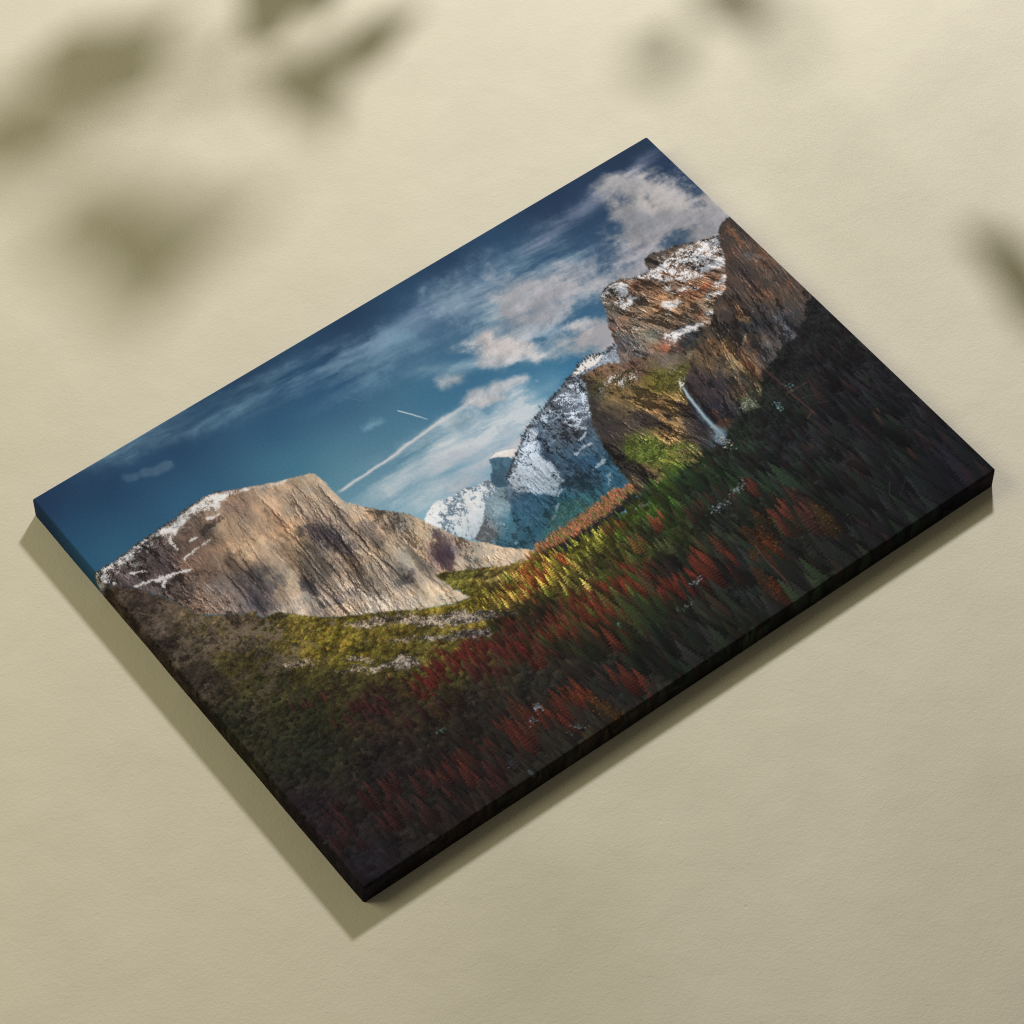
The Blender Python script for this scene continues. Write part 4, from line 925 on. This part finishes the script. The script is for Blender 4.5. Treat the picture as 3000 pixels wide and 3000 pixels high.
def mesh_obj(name, verts, faces, mat, parent=None, smooth=True, colours=None):
    me = bpy.data.meshes.new(name)
    verts = np.asarray(verts, np.float32)
    if isinstance(faces, np.ndarray):                                    # quads
        me.vertices.add(len(verts))
        me.vertices.foreach_set('co', verts.ravel())
        me.loops.add(faces.size)
        me.loops.foreach_set('vertex_index', faces.astype(np.int32).ravel())
        me.polygons.add(len(faces))
        me.polygons.foreach_set('loop_start', np.arange(0, faces.size, 4, dtype=np.int32))
        me.update(calc_edges=True)
    else:
        me.from_pydata([tuple(v) for v in verts], [], faces)
    if smooth:
        me.polygons.foreach_set('use_smooth', np.ones(len(me.polygons), bool))
    if colours is not None:
        at = me.color_attributes.new('print_colour', 'FLOAT_COLOR', 'POINT')
        rgba = np.ones((len(verts), 4), np.float32)
        rgba[:, :3] = colours
        at.data.foreach_set('color', rgba.ravel())
    me.validate()
    me.update()
    o = link(bpy.data.objects.new(name, me))
    me.materials.append(mat)
    if parent:
        o.parent = parent
    return o


class Nodes:
    def __init__(self, name):
        self.m = bpy.data.materials.new(name)
        self.m.use_nodes = True
        self.t = self.m.node_tree
        self.b = self.t.nodes['Principled BSDF']

    def n(self, kind, **kw):
        x = self.t.nodes.new(kind)
        for k, v in kw.items():
            if k in x.inputs:
                x.inputs[k].default_value = v
            else:
                setattr(x, k, v)
        return x

    def l(self, a, b):
        self.t.links.new(a, b)


def grid_quads(nu, nv):
    i = np.arange(nu * nv).reshape(nv, nu)
    return np.stack([i[:-1, :-1], i[:-1, 1:], i[1:, 1:], i[1:, :-1]], -1).reshape(-1, 4)


# ---------------------------------------------------------------- materials
def plaster_material():
    k = Nodes('painted_plaster')
    tc = k.n('ShaderNodeTexCoord')
    big = k.n('ShaderNodeTexNoise', Scale=3.2, Detail=3.0, Roughness=.55)
    mid = k.n('ShaderNodeTexNoise', Scale=16.0, Detail=3.0, Roughness=.5, Distortion=.2)
    fine = k.n('ShaderNodeTexNoise', Scale=430.0, Detail=2.0, Roughness=.62)
    peb = k.n('ShaderNodeTexNoise', Scale=230.0, Detail=2.0, Roughness=.55, Distortion=.25)
    pit = k.n('ShaderNodeTexVoronoi', Scale=17.0)
    for x in (big, mid, fine, peb, pit):
        k.l(tc.outputs['Object'], x.inputs['Vector'])
    ramp = k.n('ShaderNodeValToRGB')
    ramp.color_ramp.elements[0].position, ramp.color_ramp.elements[1].position = .3, .72
    ramp.color_ramp.elements[0].color = (.55, .517, .457, 1)
    ramp.color_ramp.elements[1].color = (.60, .567, .505, 1)
    mixn = k.n('ShaderNodeMath', operation='MULTIPLY_ADD')
    mixn.inputs[1].default_value = .45
    k.l(mid.outputs['Fac'], mixn.inputs[0])
    m2 = k.n('ShaderNodeMath', operation='MULTIPLY')
    m2.inputs[1].default_value = .55
    k.l(big.outputs['Fac'], m2.inputs[0])
    k.l(m2.outputs[0], mixn.inputs[2])
    k.l(mixn.outputs[0], ramp.inputs['Fac'])
    k.l(ramp.outputs['Color'], k.b.inputs['Base Color'])
    k.b.inputs['Roughness'].default_value = .82
    k.b.inputs['Specular IOR Level'].default_value = .25
    # relief: trowel swells, pebbly paint, tiny pits
    pr = k.n('ShaderNodeMapRange')
    pr.inputs['From Min'].default_value, pr.inputs['From Max'].default_value = .0, .05
    k.l(pit.outputs['Distance'], pr.inputs['Value'])
    b1 = k.n('ShaderNodeBump', Strength=1.0, Distance=.0016)
    k.l(mid.outputs['Fac'], b1.inputs['Height'])
    b2 = k.n('ShaderNodeBump', Strength=1.0, Distance=.00028)
    k.l(peb.outputs['Fac'], b2.inputs['Height'])
    b3 = k.n('ShaderNodeBump', Strength=1.0, Distance=.0003)
    k.l(fine.outputs['Fac'], b3.inputs['Height'])
    b4 = k.n('ShaderNodeBump', Strength=.55, Distance=.0005)
    k.l(pr.outputs['Result'], b4.inputs['Height'])
    for a, b in ((b1, b2), (b2, b3), (b3, b4)):
        k.l(a.outputs['Normal'], b.inputs['Normal'])
    k.l(b4.outputs['Normal'], k.b.inputs['Normal'])
    return k.m


def canvas_material():
    k = Nodes('printed_canvas')
    tc = k.n('ShaderNodeTexCoord')
    at = k.n('ShaderNodeAttribute', attribute_name='print_colour')
    k.l(at.outputs['Color'], k.b.inputs['Base Color'])
    k.b.inputs['Roughness'].default_value = .8
    k.b.inputs['Specular IOR Level'].default_value = .025
    w1 = k.n('ShaderNodeTexNoise', Scale=520.0, Detail=2.0, Roughness=.6)
    w2 = k.n('ShaderNodeTexNoise', Scale=30.0, Detail=2.0)
    k.l(tc.outputs['Object'], w1.inputs['Vector'])
    k.l(tc.outputs['Object'], w2.inputs['Vector'])
    b1 = k.n('ShaderNodeBump', Strength=1.0, Distance=.00022)
    k.l(w1.outputs['Fac'], b1.inputs['Height'])
    b2 = k.n('ShaderNodeBump', Strength=1.0, Distance=.0004)
    k.l(w2.outputs['Fac'], b2.inputs['Height'])
    k.l(b2.outputs['Normal'], b1.inputs['Normal'])
    k.l(b1.outputs['Normal'], k.b.inputs['Normal'])
    return k.m


def leaf_material(name, c0, c1):
    k = Nodes(name)
    tc = k.n('ShaderNodeTexCoord')
    nz = k.n('ShaderNodeTexNoise', Scale=28.0, Detail=4.0)
    k.l(tc.outputs['Object'], nz.inputs['Vector'])
    ramp = k.n('ShaderNodeValToRGB')
    ramp.color_ramp.elements[0].color = (*c0, 1)
    ramp.color_ramp.elements[1].color = (*c1, 1)
    k.l(nz.outputs['Fac'], ramp.inputs['Fac'])
    k.l(ramp.outputs['Color'], k.b.inputs['Base Color'])
    k.b.inputs['Roughness'].default_value = .5
    return k.m


M_PLASTER, M_CANVAS = plaster_material(), canvas_material()
M_LEAF = leaf_material('green_leaf', (.035, .075, .02), (.07, .13, .035))
M_STEM = leaf_material('brown_stem', (.07, .045, .025), (.14, .10, .06))

# ---------------------------------------------------------------- the plaster surface
n = 41
g = np.linspace(-4, 4, n)
gx, gy = np.meshgrid(g, g)
ground = mesh_obj('ground', np.stack([gx.ravel(), gy.ravel(), np.zeros(n * n)], -1), grid_quads(n, n), M_PLASTER, smooth=False)
ground['kind'] = 'structure'
ground['label'] = 'cream painted plaster surface with fine pebbly texture'

# ---------------------------------------------------------------- the canvas print
srgb = paint_print(DATA)
lin = np.where(srgb <= .04045, srgb / 12.92, ((srgb + .055) / 1.055) ** 2.4).astype(np.float32)
lin *= np.array((1.06, 1.10, 1.24), np.float32)


def ink(px, py):
    """printed colour at print units (bilinear)"""
    x = np.clip(px + PM - .5, 0, lin.shape[1] - 1.001)
    y = np.clip(py + PM - .5, 0, lin.shape[0] - 1.001)
    x0, y0 = x.astype(int), y.astype(int)
    fx, fy = (x - x0)[:, None], (y - y0)[:, None]
    return ((lin[y0, x0] * (1 - fx) + lin[y0, x0 + 1] * fx) * (1 - fy)
            + (lin[y0 + 1, x0] * (1 - fx) + lin[y0 + 1, x0 + 1] * fx) * fy)


def to_print(x, y):
    return (x + CW / 2) / CH * PH, (CH / 2 - y) / CH * PH


canvas = empty('canvas_print', (0, 0, 0))
canvas['label'] = 'stretched canvas print of a mountain valley under a blue sky, lying on the plaster'
canvas['category'] = 'canvas print'

ix, iy = CW / 2 - RB, CH / 2 - RB                                     # where the face starts to fold
nu, nv = 1320, 938
fx, fy = np.meshgrid(np.linspace(-ix, ix, nu), np.linspace(-iy, iy, nv))
fx, fy = fx.ravel(), fy.ravel()
# the cloth is drawn a hair lower in the middle than along its bars
sag = .0007 * (1 - (fx / ix) ** 6) * (1 - (fy / iy) ** 6)
mesh_obj('canvas_face', np.stack([fx, fy, CT - sag], -1), grid_quads(nu, nv), M_CANVAS, canvas,
         colours=ink(*to_print(fx, fy)))

# each wrapped edge runs from the middle of one corner to the middle of the next
prof = [(RB * math.sin(a), CT - RB + RB * math.cos(a), RB * a) for a in np.linspace(0, math.pi / 2, 8)]
for z in np.linspace(CT - RB, .0003, 26)[1:]:
    prof.append((RB, z, RB * math.pi / 2 + CT - RB - z))
prof = np.array(prof)
for a0, (ax, ay), (bx, by) in ((90, (ix, iy), (-ix, iy)), (180, (-ix, iy), (-ix, -iy)),
                               (270, (-ix, -iy), (ix, -iy)), (0, (ix, -iy), (ix, iy))):
    pts = [(ax, ay, a0 - 45 + 45 * s) for s in np.linspace(0, 1, 7)[:-1]]
    pts += [(ax + (bx - ax) * s, ay + (by - ay) * s, a0) for s in np.linspace(0, 1, 900)]
    pts += [(bx, by, a0 + 45 * s) for s in np.linspace(0, 1, 7)[1:]]
    pts = np.array(pts)
    nx_, ny_ = np.cos(np.radians(pts[:, 2])), np.sin(np.radians(pts[:, 2]))
    # gallery wrap: slight unevenness of the folded cloth along the bar
    wob = .00025 * np.sin(np.arange(len(pts)) * .031 + a0) * np.sin(np.arange(len(pts)) * .0105 + 1)
    V, P = [], []
    for o, z, s in prof:
        k = o + wob * np.clip((CT - RB - z) / CT, 0, 1)
        V.append(np.stack([pts[:, 0] + nx_ * k, pts[:, 1] + ny_ * k, np.full(len(pts), z)], -1))
        P.append(np.stack([pts[:, 0] + nx_ * s, pts[:, 1] + ny_ * s], -1))
    V, P = np.concatenate(V), np.concatenate(P)
    mesh_obj('canvas_edge', V, grid_quads(len(pts), len(prof))[:, ::-1], M_CANVAS, canvas, colours=ink(*to_print(P[:, 0], P[:, 1])))

# ---------------------------------------------------------------- the plants beyond the frame
random.seed(4)


def tube(path, r0, r1, sides=7):
    V, F = [], []
    P = np.array(path, float)
    for i, p in enumerate(P):
        d = P[min(i + 1, len(P) - 1)] - P[max(i - 1, 0)]
        d /= np.linalg.norm(d)
        a = np.cross(d, (0.3, .2, 1.0))
        a /= np.linalg.norm(a)
        b = np.cross(d, a)
        r = r0 + (r1 - r0) * i / (len(P) - 1)
        for k in range(sides):
            t = 2 * math.pi * k / sides
            V.append(p + r * (a * math.cos(t) + b * math.sin(t)))
    for i in range(len(P) - 1):
        for k in range(sides):
            F.append((i * sides + k, i * sides + (k + 1) % sides, (i + 1) * sides + (k + 1) % sides, (i + 1) * sides + k))
    F.append(tuple(range(sides))[::-1])
    F.append(tuple(range((len(P) - 1) * sides, len(P) * sides)))
    return V, F


def curve(a, b, c, n=14):
    a, b, c = map(np.array, (a, b, c))
    return [(1 - t) ** 2 * a + 2 * t * (1 - t) * b + t * t * c for t in np.linspace(0, 1, n)]


def leaf_mesh(outline, cup, thick=.0006):
    """a broad lobed blade, cupped along its midrib, with two skins"""
    P = np.array(outline)
    c = P.mean(0)
    out = []
    for i in range(len(P)):                                            # rounded outline
        a, b, d = P[i - 1], P[i], P[(i + 1) % len(P)]
        out += [b * .74 + a * .26, b * .94 + (a + d) * .03, b * .74 + d * .26]
    P = np.array(out)
    rings = [c + (P - c) * s for s in (.18, .45, .72, .9, 1.0)]
    V = [c] + [q for r in rings for q in r]
    V = np.array(V)
    rel = V - c
    rad = np.linalg.norm(rel[:, :2], axis=1)
    V[:, 2] += cup * rad ** 2 * 6 + .05 * np.sin(rel[:, 0] * 40) * rad
    n, F = len(P), []
    for k in range(n):
        F.append((0, 1 + k, 1 + (k + 1) % n))
        for r in range(len(rings) - 1):
            p, q = 1 + r * n, 1 + (r + 1) * n
            F.append((p + k, q + k, q + (k + 1) % n, p + (k + 1) % n))
    m = len(V)
    low = V - np.array([0, 0, thick])
    F2 = [tuple(m + i for i in f[::-1]) for f in F]
    last = 1 + (len(rings) - 1) * n
    rim = [(last + k, m + last + k, m + last + (k + 1) % n, last + (k + 1) % n) for k in range(n)]
    return np.concatenate([V, low]), F + F2 + rim


for plant in PLANTS:
    root = empty('leafy_plant', plant['root'])
    root['label'], root['category'] = plant['label'], 'plant'
    o = np.array(plant['root'])
    tip = np.array(plant['tip'])
    V, F = tube([p - o for p in curve(o, plant['bend'], tip, 22)], .006, .0022)
    stem = mesh_obj('stem', V, F, M_STEM, root)
    path = curve(o, plant['bend'], tip, 40)
    for outline in plant['leaves']:
        P = np.array(outline)
        c = P.mean(0)
        V, F = leaf_mesh(P - o, random.uniform(-.25, .25))
        lf = mesh_obj('leaf', V, F, M_LEAF, root)
        j = min(range(12, 40), key=lambda i: np.linalg.norm(path[i] - c) + .02 * (40 - i) * .1)
        midp = (path[j] + c) / 2 + np.array([0, 0, .03])
        V, F = tube([p - o for p in curve(path[j], midp, c, 8)], .0016, .0009, 5)
        mesh_obj('leaf_stalk', V, F, M_STEM, root)

# ---------------------------------------------------------------- light
def lamp(name, loc, aim, size, watts, colour, shape='DISK'):
    d = bpy.data.lights.new(name, 'AREA')
    d.shape, d.size, d.energy, d.color = shape, size, watts, colour
    o = link(bpy.data.objects.new(name, d))
    o.location = loc
    v = np.array(aim, float) - np.array(loc, float)
    from mathutils import Vector
    o.rotation_euler = Vector(v).to_track_quat('-Z', 'Y').to_euler()
    return o


lamp('key_lamp', (1.96, 1.63, 1.97), (-.1, -.1, 0), 0.29, 102, (1, .97, .90))
lamp('bounce_lamp', (-1.7, 1.3, 2.2), (0, 0, 0), 1.6, 36, (1, .92, .57))
world = bpy.data.worlds.new('World')
scene.world = world
world.use_nodes = True
bg = world.node_tree.nodes['Background']
bg.inputs['Color'].default_value = (1.0, .93, .62, 1)
bg.inputs['Strength'].default_value = 0.12

# ---------------------------------------------------------------- camera
from mathutils import Matrix
cam = bpy.data.cameras.new('camera')
cam.sensor_width = 36
cam.lens = 124.909
cam.clip_end = 100
co = link(bpy.data.objects.new('camera', cam))
co.matrix_world = Matrix([[0.792341, 0.497152, -0.353604, -1.29422], [-0.610078, 0.646831, -0.457619, -1.66931], [0.001216, 0.578316, 0.815812, 2.95872], [0, 0, 0, 1]])
scene.camera = co

scene.view_settings.view_transform = 'Standard'
scene.view_settings.look = 'None'
scene.view_settings.exposure = 0
scene.view_settings.gamma = 1
scene.view_settings.use_curve_mapping = False
scene.cycles.max_bounces = 6
scene.cycles.use_denoising = False
scene.cycles.pixel_filter_type = 'BLACKMAN_HARRIS'
scene.cycles.filter_width = 1.1
